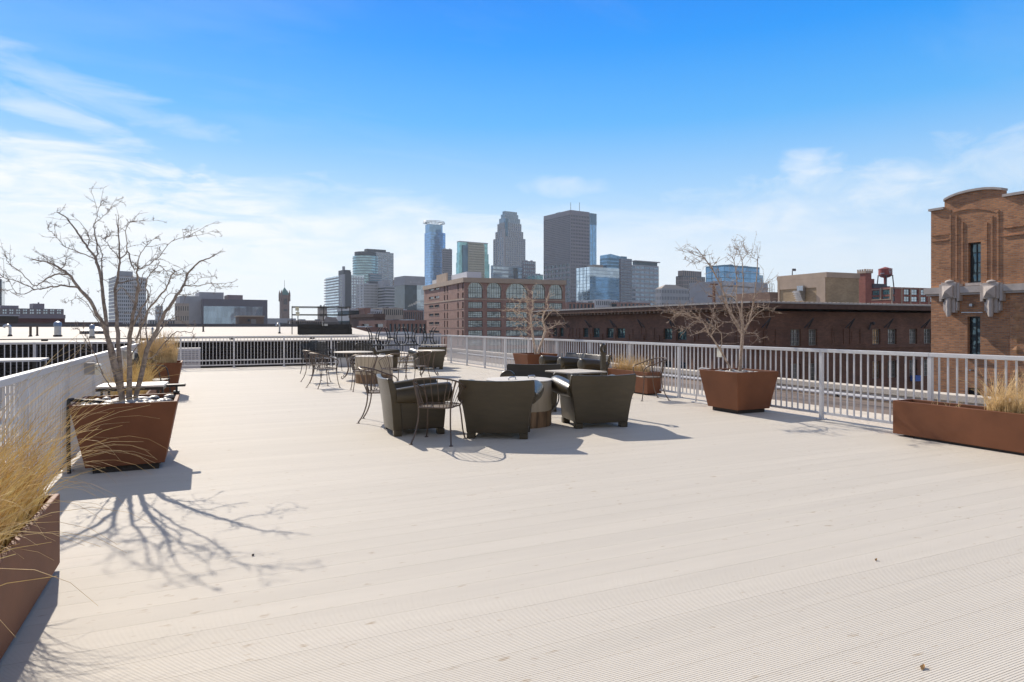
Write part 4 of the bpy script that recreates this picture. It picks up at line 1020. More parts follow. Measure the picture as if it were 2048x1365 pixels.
# 12 big mauve tower
b = Bld('granite_tower', 'massive mauve granite tower with a blank brow, largest tower of the skyline', 1088, 1141, 1178.5, 420.5, 1017, 8, 'building', SK)
zb = b.z(430); b.box('glazed_core', m_gdark, 0, b.w, 0, b.l, 0, zb)
zl = b.z(527)
grid(b, m_cp, 0, b.w, 0, 0, 0, zb-.2, 36, 12, 0, .48, .5, .8, 'front_cladding', faces='R')
grid(b, m_cp, 0, 0, 0, b.l, zl, zb-.2, 26, 0, 22, .46, .34, .8, 'side_cladding', faces='L'); grid(b, m_cp, 0, 0, 0, b.l, 0, zl-.02, 16, 0, 7, .40, .12, .85, 'lower_side_cladding', faces='L')
b.box('brow', m_cp, -.75, b.w, -.75, b.l, zb+.01, b.h); b.box('roof_plant', m_charc, 3, 12, b.l*.45, b.l*.6, b.h+.01, b.h+1.6)
m = MB(); 
for u, v in ((1152.6,401),(1170.3,399)): m.tube([(b.R(u), 14, b.h), (b.R(u), 14, b.z(v))], .35, 5)
m.tube([(b.R(1163),20,b.h),(b.R(1163),20,b.h+5)], .3, 4); m.build('antenna_masts', m_charc, b.root)
# 13 tall blue tower behind
b = Bld('blue_slab_tower', 'blue glass tower with a dark top band emerging behind the massive mauve tower', 1165, 1167, 1193, 425, 1256, 8, 'building', SK)
b.box('glazed_shaft', glass('slab_blue_glass', (.20,.42,.68)), 0, b.w, 0, b.l, 0, b.z(448)); b.box('dark_top', m_gnavy, -.2, b.w+.2, -.2, b.l, b.z(448)+.01, b.h)
m = MB()
for i in range(5): x = b.w*(i+.5)/5; m.box(x-.3, x+.3, -.25, .02, 0, b.z(449))
m.build('mullions', m_steel, b.root)
# 14 mirrored block
b = Bld('mirrored_block', 'square mirrored glass block reflecting clouds in a fine grid', 1177, 1180, 1238.5, 534, 600, 8, 'building', SK)
b.box('mirror_wall', glass('cloud_mirror_glass', (.55,.65,.74), wob=.25, ws=.03, metal=.9), 0, b.w, 0, b.l, 0, b.h)
grid(b, M('mirror_mullions', (.25,.36,.47), .4), 0, b.w, 0, b.l, 0, b.h-.1, 26, 24, 4, .10, .10, .08, 'mullions')
b.box('plant_room', m_cs, b.R(1194), b.R(1212), 4, 14, b.h+.01, b.z(528))
# 15 dark sloped blue + mauve slab
b = Bld('sloped_roof_tower', 'navy glass tower with a slanting roofline behind the mirrored block', 1200, 1214, 1246, 516, 880, 8, 'building', SK)
b.box('glazed_shaft', m_gnavy, 0, b.w, 0, b.l, 0, b.h)
MB().prism([(0,b.h+.01),(b.w,b.h+.01),(b.w*.82,b.z(511)),(b.w*.25,b.z(507.5)),(0,b.z(510))], .5, b.l, 'y').build('slanting_roof', m_gblue, b.root)
grid(b, m_gblue, 0, b.w, 0, b.l, 0, b.h-.2, 26, 0, 6, .3, .15, .12, 'floor_lines')
b = Bld('mauve_slab', 'smooth mauve-grey slab beside the navy slanting-roof tower', 1238, 1242, 1263.5, 517, 820, 8, 'building', SK)
b.box('shaft', m_gmid, 0, b.w, 0, b.l, 0, b.h); grid(b, m_cp, 0, b.w, 0, b.l, 0, b.h-.2, 30, 8, 4, .35, .35, .25); b.box('lift_box', m_gnavy, 2, b.R(1256), 2, 10, b.h+.01, b.z(512.5))
# 16
b = simple('flat_canopy_block', 'grey glass office block with a thin overhanging flat canopy roof', 1264, 1271, 1317, 530, 760, m_gmid, m_cg, 18, 5, 3, .45, .08)
b.box('top_storey', m_gdark, 1, b.w-1, 1, b.l, b.h, b.z(523)); b.box('canopy', m_cg, -1.5, b.w+1.5, -1.5, b.l, b.z(523)+.01, b.z(521.2))
# 17, 18
b = simple('hipped_block', 'older grey block with a low hipped roof near the art deco stepped tower', 1311, 1323, 1378, 577, 700, m_gdark, m_cg, 9, 18, 4, .5, .55, th=2)
q = MB(); zt = b.z(568.5); q.add([(0,0,b.h),(b.w,0,b.h),(b.w,b.l,b.h),(0,b.l,b.h),(b.w*.25,b.l*.5,zt),(b.w*.6,b.l*.5,zt)], [(0,1,5,4),(1,2,5),(2,3,4,5),(3,0,4),(3,2,1,0)]); q.build('hipped_roof', m_cs, b.root)
b = Bld('art_deco_tower', 'brown stepped art deco tower with white vertical piers', 1352, 1366, 1410, 552, 1000, 8, 'building', SK)
b.box('shaft', m_gdark, 0, b.w, 0, b.l, 0, b.h); grid(b, m_cb, 0, b.w, 0, b.l, 0, b.h-1, 16, 12, 5, .2, .5, .4); b.box('upper_tier', m_cb, 2, b.R(1405), 2, b.l-2, b.h+.01, b.z(541)); 
m = MB()
for i in range(10): x = 3+i*(b.R(1404)-4)/9; m.box(x, x+1, 1.5, 2.1, b.h, b.z(542))
m.build('upper_piers', m_charc, b.root)
b = simple('white_pier_block', 'block of tight white vertical piers in front of the art deco tower', 1378, 1384, 1417, 567, 900, m_gdark, m_cw, 8, 14, 3, .12, .5)
# 19
b = simple('blue_block', 'blue glass block rising behind the grey louvred building with a round badge', 1444, 1449, 1519, 530, 560, m_gblue, m_gnavy, 16, 0, 3, .12, .1, p=.1); b.box('side_wing', m_gmid, b.R(1519), b.R(1534), 4, 30, 0, b.z(545))
b = Bld('louvred_building', 'pale grey building of broad white louvre screens with a round blue badge', 1436, 1441, 1535, 562, 330, 8, 'building', SK)
b.box('wall', m_cg, 0, b.w, 0, b.l, 0, b.h)
m = MB()
for i, v in enumerate((563,574,583)): m.box(b.R(1443), b.R(1505), -1.2, -.02, b.z(v+8.5), b.z(v))
m.build('louvre_screens', m_cw, b.root)
bad = MB(); bx_, bz_ = b.R(1467), b.z(567); bad.add([(bx_+.85*cos(2*pi*i/20), -1.35, bz_+.85*sin(2*pi*i/20)) for i in range(20)]+[(bx_+.85*cos(2*pi*i/20), -1.22, bz_+.85*sin(2*pi*i/20)) for i in range(20)], [tuple(range(20)), tuple(range(39,19,-1))]+[(i,i+20,(i+1)%20+20,(i+1)%20) for i in range(20)])
bad.build('badge', M('blue_badge', (.05,.25,.60), .4), b.root)
b.box('window_band', m_gdark, b.R(1450), b.R(1506), -.05, .05, b.z(602), b.z(594)); m = MB()
for i in range(6): x = b.R(1452)+i*2.4; m.box(x, x+.9, -.12, -.055, b.z(602), b.z(594))
m.build('columns', m_cw, b.root)

# ---- left horizon
simple('balcony_highrise', 'dark high-rise edge with jutting balconies at the very left of the view', -30, -28, 3.5, 558, 420, m_gdark, m_charc, 22, 0, 0, .3, 0, group=None, p=1.2)
b = Bld('grey_apartment_block', 'long low grey apartment block with two rows of paired windows', -40, -38, 127.5, 616, 250, 20, 'building')
b.box('wall', M('mauve_grey_brick', (.22,.185,.195), .85, var=.1), 0, b.w, 0, b.l, 0, b.h)
for rz0, rz1 in ((619,623),(624.5,628)):
    for i in range(9):
        u = 5+i*13.6
        for du in (0, 4.6): window(b.root, 'R', b.R(u+du), b.R(u+du+3.6), b.z(rz1,u), b.z(rz0,u), -.12, 0, 2, 1, m_steel, m_gpale, .08)
b.box('lift_house', m_cp, b.R(70.5), b.R(94), 5, 12, b.h+.01, b.z(607,80)); b.box('roof_hut', m_cp, b.R(5), b.R(41), 4, 12, b.h+.01, b.z(611,20)); MB().tube([(b.R(85),8,b.z(607,80)),(b.R(85),8,b.z(604,80))], .3, 6).build('vent', m_charc, b.root)
b = Bld('maroon_building', 'low maroon brick building with a grey parapet cap below the grey apartments', -40, -38, 130, 628.5, 150, 20, 'building'); b.box('wall', brick('maroon_brick', (.13,.04,.035), (.10,.03,.03), (.1,.06,.05), .6,.2,.02,.2), 0, b.w, 0, b.l, 0, b.h-.9); b.box('parapet_cap', m_cp, -.1, b.w+.1, -.1, b.l, b.h-.89, b.h)
b = Bld('brown_shed', 'dark brown brick shed with a thin pale roof edge', -40, -38, 37, 629.5, 118, 20, 'building'); b.box('wall', brick('dark_shed_brick', (.085,.06,.045), (.065,.045,.035), (.07,.06,.05), .6,.2,.02,.2), 0, b.w, 0, b.l, 0, b.h-.25); b.box('roof_edge', m_cw, -.15, b.w+.15, -.15, b.l, b.h-.24, b.h)
b = Bld('long_low_building', 'very low long brown building with sloping skylights along the white roof', -40, 34, 235, 644.5, 120, 2, 'building'); b.box('wall', m_darkbrick, 0, b.w, 0, 12, 0, b.h)
for i in range(5):
    x = b.R(40+i*9); q = MB(); q.prism([(x,b.h-2.0),(x+1.0,b.h-2.0),(x+.1,b.h-1.0)], -1.0, -.02, 'y'); q.build('skylight', m_galv, b.root)
b = Bld('white_tower', 'white gridded tower standing alone behind the largest bare tree', 218, 232, 292, 553, 500, 14, 'building'); 
b.box('glazed_core', m_gdark, 0, b.w, 0, b.l, 0, b.h-.3); grid(b, m_cw, 0, b.w, 0, 0, 0, b.h-1.2, 22, 16, 0, .45, .45, .3, 'front_grid', faces='R', top=1.2); grid(b, m_cw, 0, 0, 0, b.l, 0, b.h-1.2, 22, 0, 0, .7, 0, .3, 'side_bands', faces='L', top=1.2); b.box('plant_room', m_cg, b.R(240), b.R(268), 5, 14, b.h-.2, b.z(541))
b = simple('tan_block', 'small tan block left of the wide blue-glass building', 349, 351, 378, 607, 340, m_gdark, m_cs, 7, 6, 2, .55, .6, th=2, group=None)
b = Bld('wide_glass_building', 'wide low building with blue glass set in a deep mauve frame', 384, 406, 535, 598, 400, 6, 'building')
b.box('frame_wall', M('mauve_metal', (.13,.12,.155), .55), 0, b.w, 0, b.l, 0, b.h); gz0, gz1 = b.z(655), b.z(612.5)
gp = MB().box(b.R(407), b.R(524.5), -.5, -.02, gz0-5, gz1).build('glass_front', glass('wide_blue_glass', (.34,.47,.60), wob=.15, ws=.05), b.root)
m = MB()
for i in range(45): x = b.R(407)+(b.R(524.5)-b.R(407))*i/44; m.box(x-.06,x+.06,-.62,-.51,gz0-5,gz1)
m.build('mullions', m_cg, b.root)
b.box('roof_block', m_cg, b.R(402), b.R(452), 10, 34, b.h+.01, b.z(583)); b.box('rear_block', M('mauve_brick', (.28,.21,.22), .8), b.R(462), b.R(493), 14, 30, b.h+.01, b.z(587)); b.box('west_wing', m_cg, -12, -.02, 8, 40, 0, b.z(592))
b = Bld('roof_shed', 'small brown brick roof shed with one square opening before the wide blue glass', 474, 478, 527.5, 631.5, 112, 4, 'building'); b.box('wall', brick('shed_brick', (.21,.15,.12), (.17,.12,.10), (.2,.16,.13), .5,.16,.02,.2), 0, b.w, 0, 5, 18, b.h-.2); b.box('roof_edge', m_cs, -.15, b.w+.15, -.15, 5.1, b.h-.19, b.h)
window(b.root, 'R', b.R(495), b.R(500.5), b.z(643.5), b.z(638.5), -.06, 0, 1, 1, m_charc, m_gdark, .1); b.box('door', M('grey_door', (.25,.24,.23), .6), b.R(502), b.R(512), -.05, .02, b.z(652), b.z(639))
# clock tower
b = Bld('clock_tower', 'stone clock tower with a pointed green roof', 559.5, 563, 579, 590, 620, 8, 'tower'); m_st = M('rose_stone', (.24,.17,.15), .85, var=.15, vs=.4); m_cop = M('green_copper', (.16,.27,.25), .7, var=.15)
b.l = b.w; b.box('shaft', m_st, 0, b.w, 0, b.l, 0, b.h); q = MB(); e = .3; zt = b.z(574)
q.add([(-e,-e,b.h+.01),(b.w+e,-e,b.h+.01),(b.w+e,b.l+e,b.h+.01),(-e,b.l+e,b.h+.01),(b.w/2,b.l/2,zt)], [(0,1,4),(1,2,4),(2,3,4),(3,0,4),(3,2,1,0)]); q.build('spire_roof', m_cop, b.root); MB().tube([(b.w/2,b.l/2,zt-.3),(b.w/2,b.l/2,b.z(560))], .18, 5).build('finial', m_charc, b.root)
for x in (0, b.w):
    for y in (0, b.l): MB().lathe([(.9,b.h-6),(.9,b.h+1),(.02,b.h+5)], (x,y), 8).build('corner_turret', m_st, b.root)
for i in range(3): window(b.root, 'R', b.w*(.28+.16*i), b.w*(.38+.16*i), b.h-9, b.h-3.5, -.06, 0, 1, 1, m_charc, m_gdark, .1); window(b.root, 'R', b.w*(.28+.16*i), b.w*(.38+.16*i), b.z(623), b.z(618), -.06, 0, 1, 1, m_charc, m_gdark, .1)
b = Bld('stone_hall', 'low grey stone hall at the foot of the green-roofed clock tower', 532, 535, 592, 637, 560, 8, 'building'); b.box('wall', m_cg, 0, b.w, 0, b.l, 0, b.h); m = MB()
for i in range(10): m.box(b.w*(.3+.045*i), b.w*(.33+.045*i), -.08, .02, b.h-5, b.h-3.8)
m.build('window_row', m_gdark, b.root)
# mid-city low blocks behind the hatch
for nm, lb, a in (('low_brick_block','low brown-brick rooftops behind the roof hatch guard rail',(588,590,652,641,420,m_gdark,m_cb,5,14,2)), ('stone_block','tan stone block at the foot of the balcony tower',(636,639,654,613,520,m_gdark,m_cs,8,6,2)),
        ('maroon_row','maroon low row of rooftops below the balcony tower',(592,594,705,649,200,m_gdark,m_redbrick,3,16,2)), ('banded_garage','white and grey banded parking block with a brick stair tower',(699,701,729,618,300,m_gdark,m_cw,7,0,0)),
        ('brick_stair_tower','plain rose brick stair tower between two low white blocks',(728,729.5,741,616,295,m_rosebrick,m_rosebrick,3,0,0)), ('gridded_low_block','low white gridded block right of the rose brick stair tower',(740,742,764,620,310,m_gdark,m_cw,8,6,2)),
        ('sandstone_block','sandstone block with two rows of small windows left of the arched building',(764,767,806,616,330,m_gdark,m_cs,6,10,2)), ('brown_flat_block','wide brown flat-roofed block behind the sandstone one',(800,803,846,621,340,m_gdark,m_redbrick,4,10,2)),
        ('dark_gable_block','dark brick block with a stepped flank behind the upturned chairs',(747,750,770,628,160,m_darkbrick,m_darkbrick,3,0,0)), ('pilaster_brick_block','brown brick block with tall pilasters behind the upturned chairs',(770,776,852,641,150,m_gdark,m_rosebrick,1,9,2)),
        ('mauve_long_block','long pinkish low block just beyond the far railing end',(664,668,775,655,100,m_gdark,m_rosebrick,6,9,2)), ('white_low_block','white low warehouse beyond the far corner of the deck railing',(745,760,880,668,70,m_cw,m_cw,5,5,2)),
        ('brick_row_building','small dark brick building with square windows between the arched building and the mirrored block',(1132,1136,1188,605,350,m_gdark,m_rosebrick,6,7,2)), ('speckled_low_block','pale low block in front of the mirrored glass',(1188,1191,1236,600,420,m_gdark,m_cw,8,12,2)), ('pink_low_block','low pinkish roof between the mirrored block and the canopy roof',(1236,1239,1300,605,420,m_gdark,m_rosebrick,5,8,2)),
        ('small_city_block','grey low city block just left of the tan block behind the bare tree',(296,299,350,640,420,m_gdark,m_cg,3,10,2)), ('hazy_distant_block','small distant grey tower seen through the branches of the largest tree',(311,313,326,612,900,m_gmid,m_cg,12,4,2))):
    simple(nm, lb, *a[:5], a[5], a[6], a[7], a[8], a[9], .5, .45, group='low city blocks', th=6, top=.8)

# ------------------------------------------------------------------ arched brick building
m_frame = M('dark_window_frame', (.05,.06,.07), .5); m_paneg = glass('arched_window_glass', (.30,.37,.40), metal=.6, wob=.10, ws=.4, pane=(1.6,1.8), rough=.04)
m_stn = M('buff_stone', (.42,.33,.26), .85, var=.12, vs=.6); m_int = M('dark_interior', (.03,.03,.035), .9)
m_archb = brick('arched_red_brick', (.37,.205,.17), (.31,.165,.135), (.28,.20,.165), .55, .17, .02, .25); m_archl = m_archb
b = Bld('arched_brick_building', 'big red-brown brick building with a top row of tall arched windows', 848, 928.4, 1130.5, 555.5, 220, -3, 'building')
zz8 = lambda y: b.z(530+y/6.606, 950); uu8 = lambda x: 830+x/6.606
T = .6
b.box('interior', m_int, T+.5, b.w-1, T+.5, b.l-1, 0, b.h-1)
fl = (zz8(490)-zz8(615)); rows = [(zz8(575), zz8(490)), (zz8(700), zz8(615)), (zz8(825), zz8(735)), (zz8(945), zz8(865))]
while rows[-1][0] > fl+3: rows.append((rows[-1][0]-fl, rows[-1][1]-fl))
bays = [(b.R(uu8(x0)), b.R(uu8(x1))) for x0, x1 in ((703,893),(952,1140),(1203,1487),(1548,1720),(1775,1948))]
ops = []
spr = []
for a0, a1 in bays:
    rr_ = (a1-a0)/2; top = zz8(226); rz = min(rr_, 5.0); sp_ = top-rz; spr.append((sp_, rz, top))
    ops.append((a0, a1, zz8(440), top))
    for r0, r1 in rows: ops.append((a0, a1, r0, r1))
m = MB(); wallopen(m, 'R', T+.01, b.w, 0, b.h-1.6, ops, 0, T)
for (a0, a1), (sp_, rz, top) in zip(bays, spr):         # arch corners
    for s in (-1, 1):
        cx = (a0+a1)/2; hw = (a1-a0)/2; arc = [(cx+s*hw*cos(g), sp_+rz*sin(g)) for g in [pi/2*i/10 for i in range(11)]]
        poly = arc + [(cx+s*hw, top)]
        if s > 0: poly = poly[::-1]
        m.prism(poly, 0.0, T, 'y')
lops = []
for x0, x1 in ((185,245),(257,320)):
    for y0, y1 in ((303,335),(417,448),(532,563),(643,674),(755,786),(868,897)):
        lops.append((b.L(uu8(x1)), b.L(uu8(x0)), b.z(530+y1/6.606, uu8(252), 'L'), b.z(530+y0/6.606, uu8(252), 'L')))
nar = []
for x0, x1, us in ((384,398,391),(420,434,427),(560,577,568),(622,642,632)):
    for r0, r1 in [(zz8(320), zz8(235)), (zz8(440), zz8(365))] + rows: nar.append((b.L(uu8(x1)), b.L(uu8(x0)), r0, r1))
wallopen(m, 'L', 0, b.l, 0, b.h-1.6, lops+nar, 0, T); m.build('wall', m_archb, b.root)
for a0, a1, z0, z1 in ops: 
    wdw = window(b.root, 'R', a0, a1, z0, z1, 0, .32, 6 if a1-a0 < 9 else 8, 3 if z1-z0 < 6 else 7, m_frame, m_paneg, .20)
for a0, a1, z0, z1 in lops: window(b.root, 'L', a0, a1, z0, z1, 0, .3, 2, 1, m_frame, m_gdark, .1, sill=m_stn)
for a0, a1, z0, z1 in nar: window(b.root, 'L', a0, a1, z0, z1, 0, .3, 1, 2, m_frame, m_gdark, .1, sill=m_stn)
for (a0, a1), (sp_, rz, top) in zip(bays, spr):
    q = MB(); cx = (a0+a1)/2; hw = (a1-a0)/2; q.tube([(cx+(hw+.15)*cos(pi*i/20), -.03, sp_+(rz+.15)*sin(pi*i/20)) for i in range(21)], .2, 5); q.build('arch_trim', m_stn, b.root)
q = MB(); q.box(-.12, b.w, -.12, .01, zz8(462), zz8(447)); q.box(-.12, .01, .02, b.l, zz8(462), zz8(447)); q.build('string_course', m_stn, b.root)
q = MB(); q.box(-.5, b.w+.2, -.5, b.l+.2, b.h-1.59, b.h); q.build('cornice', m_stn, b.root)
q = MB()
for r0, r1 in rows: q.box(-.05, b.w, -.06, .01, r0-.45, r0-.1); q.box(-.06, .01, .03, b.l, r0-.30, r0-.16)
q.build('sill_bands', M('dusty_brick_band', (.30,.19,.155), .85), b.root)
b.box('rooftop_unit', M('white_metal_cladding', (.62,.64,.70), .55, var=.05), b.R(941), b.R(970.5), 4, 22, b.h+.01, b.z(541.5)); b.box('rooftop_unit', m_cw, b.L(0)*0+2, b.R(940), 30, 48, b.h+.01, b.z(543)); b.box('rooftop_hut', m_stn, 1.5, b.R(934), b.L(888), b.L(868), b.h+.01, b.h+3.4)
b.box('rear_stair_wing', m_archl, 2.0, 14, b.l+.02, b.l+6, 0, b.h-8)

# ------------------------------------------------------------------ dark brick warehouse with wide eaves
m_wh = brick('warehouse_brick', (.26,.12,.074), (.19,.09,.056), (.15,.10,.075), .32, .10, .014, .5, var=.35)
m_eave = M('dark_brown_timber', (.125,.062,.038), .75, var=.3, vs=2); m_tails = M('paler_timber', (.22,.15,.11), .85, var=.25, vs=2); m_winb = M('pale_grey_sash', (.34,.32,.29), .55); m_wteal = glass('dull_teal_sash_glass', (.07,.13,.13), metal=.5, wob=.1, ws=1, pane=(.5,.6))  # rafter tails in a paler brown than the eave
m_pane = glass('old_sash_glass', (.20,.21,.21), metal=.45, wob=.05, ws=1.2, pane=(.4,.5), var=.35)
m_panew = glass('warm_reflecting_glass', (.52,.33,.17), metal=.45, wob=.05, ws=1.2, pane=(.4,.5), var=.35)
b = Bld('warehouse', 'long dark brown brick warehouse with wide overhanging eaves beyond the railing', 1086, 1500, 1990, 604, 50, 0, 'building')
T = .35; ez = b.z(622); Wz = ez
b.box('interior', m_int, T+.3, b.w, T+.3, b.l, 0, Wz-.3)
row_z = (b.z(681), b.z(659)); fl2 = row_z[0]-b.z(765)
zr2 = [(b.z(691.5,1620), b.z(659,1620))]; zr2.append((b.z(764,1620), b.z(727,1620)))
rws = []; 
for u0, u1, wm in ((1581,1602,1),(1617.5,1634.5,1),(1745,1761,2),(1775.5,1793.5,1),(1819,1834.5,1),(1848,1864,1)):
    for z0, z1 in zr2: rws.append((b.R(u0), b.R(u1), z0, z1, wm if z0 > 20 else 1))
blind = [(b.R(u0), b.R(u1), b.z(691.5,1620), b.z(657,1620)) for u0, u1 in ((1527,1552),(1664,1688),(1699,1721))]
lz = [(b.z(679.5,1340,'L'), b.z(657.5,1340,'L'))]; lz.append((lz[0][0]-2.9, lz[0][1]-2.9))
lws = []
for u0, u1 in ((1106,1113.5),(1119,1127),(1166,1176),(1185,1199),(1213,1227),(1233,1250),(1327,1344),(1353,1373)):
    for z0, z1 in lz: lws.append((b.L(u1), b.L(u0), z0, z1))
lblind = [(b.L(u1), b.L(u0), lz[0][0], lz[0][1]) for u0, u1 in ((1139,1146),(1152,1160),(1265,1283),(1291,1309),(1396,1424),(1440,1473))]
m = MB(); wallopen(m, 'R', T+.01, b.w, 0, Wz, [w_[:4] for w_ in rws], 0, T); wallopen(m, 'L', 0, b.l, 0, Wz, lws, 0, T); m.build('wall', m_wh, b.root)
for a0, a1, z0, z1, k in rws: window(b.root, 'R', a0, a1, z0, z1, 0, .16, 4, 4, m_winb, m_panew if k == 2 else m_pane, .05)
for a0, a1, z0, z1 in lws: window(b.root, 'L', a0, a1, z0, z1, 0, .16, 2, 4, m_frame, m_gdark if z0 < lz[0][0]-1 else m_wteal, .05)
def frame(f, a0, a1, z0, z1, wd=.09):
    fbox(m, f, a0, a0+wd, z0, z1, -.06, .02); fbox(m, f, a1-wd, a1, z0, z1, -.06, .02); fbox(m, f, a0+wd, a1-wd, z1-wd, z1, -.06, .02); fbox(m, f, a0+wd, a1-wd, z0, z0+wd, -.06, .02)
for q in blind: m = MB(); frame('R', *q); m.box(q[0]+.25, q[1]-.25, -.035, .02, q[2]+.25, q[3]-.25); m.build('blind_panel', m_wh, b.root)
for q in lblind: m = MB(); frame('L', *q); m.build('blind_panel', m_wh, b.root)
m = MB()
for i in range(14):
    y = 1.5+i*2.35; m.box(-.10, .01, y, y+.35, 0, Wz-2.0)
m.box(-.14,.01,-.0,b.l,lz[0][0]-.35,lz[0][0]-.15); m.box(.0, b.w,-.12,.01,zr2[0][0]-.3,zr2[0][0]-.12)
m.build('pilasters_and_sills', m_wh, b.root)
for f, us in (('R', (1526,1611,1693,1770,1844)), ('L', (1099.5,1138,1182.5,1232,1288,1350,1428))):
    for u in us:
        a = b.R(u) if f == 'R' else b.L(u); q = MB(); zt = Wz-.55; zb_ = zt-.75
        for s, ln in ((-1,.16),(1,.30)):
            P0 = (a, -.75, zt) if f == 'R' else (-.75, a, zt); P1 = (a+s*ln, -.04, zb_) if f == 'R' else (-.04, a+s*ln, zb_)
            q.bar(P0, P1, .06, .08)
        q.build('eave_strut', m_charc, b.root)
OV = .95
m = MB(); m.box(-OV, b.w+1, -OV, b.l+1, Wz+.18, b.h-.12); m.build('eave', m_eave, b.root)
m = MB(); m.box(-OV-.05, b.w+1, -OV-.05, b.l+1, b.h-.118, b.h)
mr_ = m; m = MB()
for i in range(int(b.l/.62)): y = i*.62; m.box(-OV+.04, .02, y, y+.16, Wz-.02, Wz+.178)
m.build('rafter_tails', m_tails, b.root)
m = MB()
m = mr_
for i in range(int(b.l/.5)): m.box(-OV-.09, -OV+.2, i*.5, i*.5+.05, b.h, b.h+.05)
for i in range(int(b.w/.5)): m.box(i*.5, i*.5+.05, -OV-.09, -OV+.2, b.h, b.h+.05)
m.build('roof', M('standing_seam_roof', (.46,.42,.39), .5, metal=.2, var=.15), b.root)
q = MB(); a = b.R(1737); q.tube([(a,-.06,b.z(660)),(a,-.25,b.z(645)),(a+.1,-.35,b.z(646))], .07, 8); q.blob((a+.1,-.38,b.z(646.5)), .14,.14,.14, 10, 6); q.build('wall_lantern', m_charc, b.root)
q = MB(); a = b.R(1826); q.box(a-.4, a+.45, -.5, -.02, b.z(762,1826), b.z(751,1826)); q.build('blue_awning', M('blue_fabric', (.10,.19,.55), .8), b.root)
# tan penthouse behind the warehouse roof
b = Bld('tan_penthouse', 'tan brick rooftop penthouse with concrete bands and a louvred duct', 1556, 1653, 1718, 544.5, 76, -2, 'building')
b.box('wall', m_tanb, 0, b.w, 0, b.l, 20, b.h-.62); m = MB(); m.box(-.08, b.w+.08, -.08, b.l+.08, b.h-.61, b.h); m.build('parapet_band', m_stn, b.root)
m = MB(); m.box(-.10,.01,.1,b.L(1634),20,b.h-.62); m.box(-.09,.01,b.L(1634),b.l,b.h-1.7,b.h-.62); m.box(-.10,.01,b.L(1560),b.l,20,b.h-.62); m.build('concrete_frame', m_stn, b.root)
dz0, dz1 = b.z(602,1610,'L'), b.z(572,1610,'L')
m = MB(); y0, y1 = b.L(1612), b.L(1600); m.box(-.5,-.12,y0,y1,dz1-.6,dz1); 
m.add([(-.12,y0,dz0),(-.12,y1,dz0),(-.12,y1,dz1-.6),(-.12,y0,dz1-.6),(-.5,y0,dz0),(-.5,y1,dz0),(-1.1,y1,dz1-.6),(-1.1,y0,dz1-.6)], [(0,1,2,3),(4,7,6,5),(0,4,5,1),(1,5,6,2),(2,6,7,3),(3,7,4,0)])
m.build('duct_hood', m_galv, b.root)
m = MB(); 
for i in range(5): f = i/5; xo = -1.12+.6*f; z = dz1-.6-(dz1-.6-dz0)*f; m.box(xo-.12, xo-.02, y0, y1, z-.2, z-.12)
m.build('louvres', m_white, b.root)
q = MB(); q.tube([(1.0,6,b.h),(1.0,6,b.h+.6),(1.15,6,b.h+.75)], .06, 6); q.box(1.05,1.5,5.9,6.1,b.h+.62,b.h+.9); q.build('roof_instrument', m_charc, b.root)
b = Bld('brick_stub', 'small brown brick stair head with thin iron hoops beside the tan penthouse', 1537, 1539, 1556, 584.5, 74, 0, 'building'); b.box('wall', brick('stub_brick', (.22,.14,.11), (.18,.11,.09), (.2,.15,.12), .35,.11,.015,.2), 0, b.w, 0, 5, 20, b.h)
m = MB()
for i in range(3): x = .05+i*.34; m.tube(curve([(x,.3,b.h),(x,.3,b.h+.8),(x+.14,.3,b.h+1.0),(x+.28,.3,b.h+.8),(x+.28,.3,b.h)],4), .02, 5)
m.build('iron_hoops', m_charc, b.root)

# ------------------------------------------------------------------ red factory and water tower
m_fred = brick('factory_red_brick', (.30,.085,.06), (.24,.065,.05), (.25,.14,.11), .6, .2, .02, .2)
b = Bld('red_factory', 'red brick factory with cream piers and teal-tinted windows below the water tower', 1717, 1783, 1900, 574.5, 180, -4, 'building')
T = .4; b.box('interior', m_int, T+.2, b.w, T+.2, b.l, 0, b.h-1)
ops = []; lo = []
for u0, u1 in ((1724,1738.5),(1744,1758.5),(1764.5,1779)):
    for v0, v1 in ((581.5,591),(594.5,599)): lo.append((b.L(u1), b.L(u0), b.z(v1,1750,'L'), b.z(v0,1750,'L')))
for u0, u1 in ((1786,1790),(1808,1819.5),(1823,1835.5),(1842,1853),(1861,1872)):
    for v0, v1 in ((579,590.5),(593.5,604)): ops.append((b.R(u0), b.R(u1), b.z(v1,1825), b.z(v0,1825)))
m = MB(); wallopen(m, 'R', T+.01, b.w, 0, b.h, ops, 0, T); wallopen(m, 'L', 0, b.l, 0, b.h, lo, 0, T); m.build('wall', m_fred, b.root)
for o in ops: window(b.root, 'R', *o, 0, .15, 2, 2, m_frame, m_gpale, .12)
for o in lo: window(b.root, 'L', *o, 0, .15, 3, 2, m_frame, m_gteal, .12)
m = MB(); 
for u in (1721,1741,1761.5,1781.5): y = b.L(u); m.box(-.15,.01,y-.18,y+.18,b.z(601,1750,'L'),b.h-.05)
m.box(-.12,.01,.2,b.l,b.z(580.2,1750,'L'),b.z(579.2,1750,'L')); m.box(-.12,.01,.2,b.l,b.z(601,1750,'L'),b.z(599.6,1750,'L'))
for u in (1783.5,1803,1821,1839,1857): x = b.R(u); m.box(x-.15,x+.15,-.15,.01,0,b.h-.05)
m.box(0,b.w,-.12,.01,b.z(578.4,1825),b.z(577.6,1825)); m.build('cream_piers', m_stn, b.root)
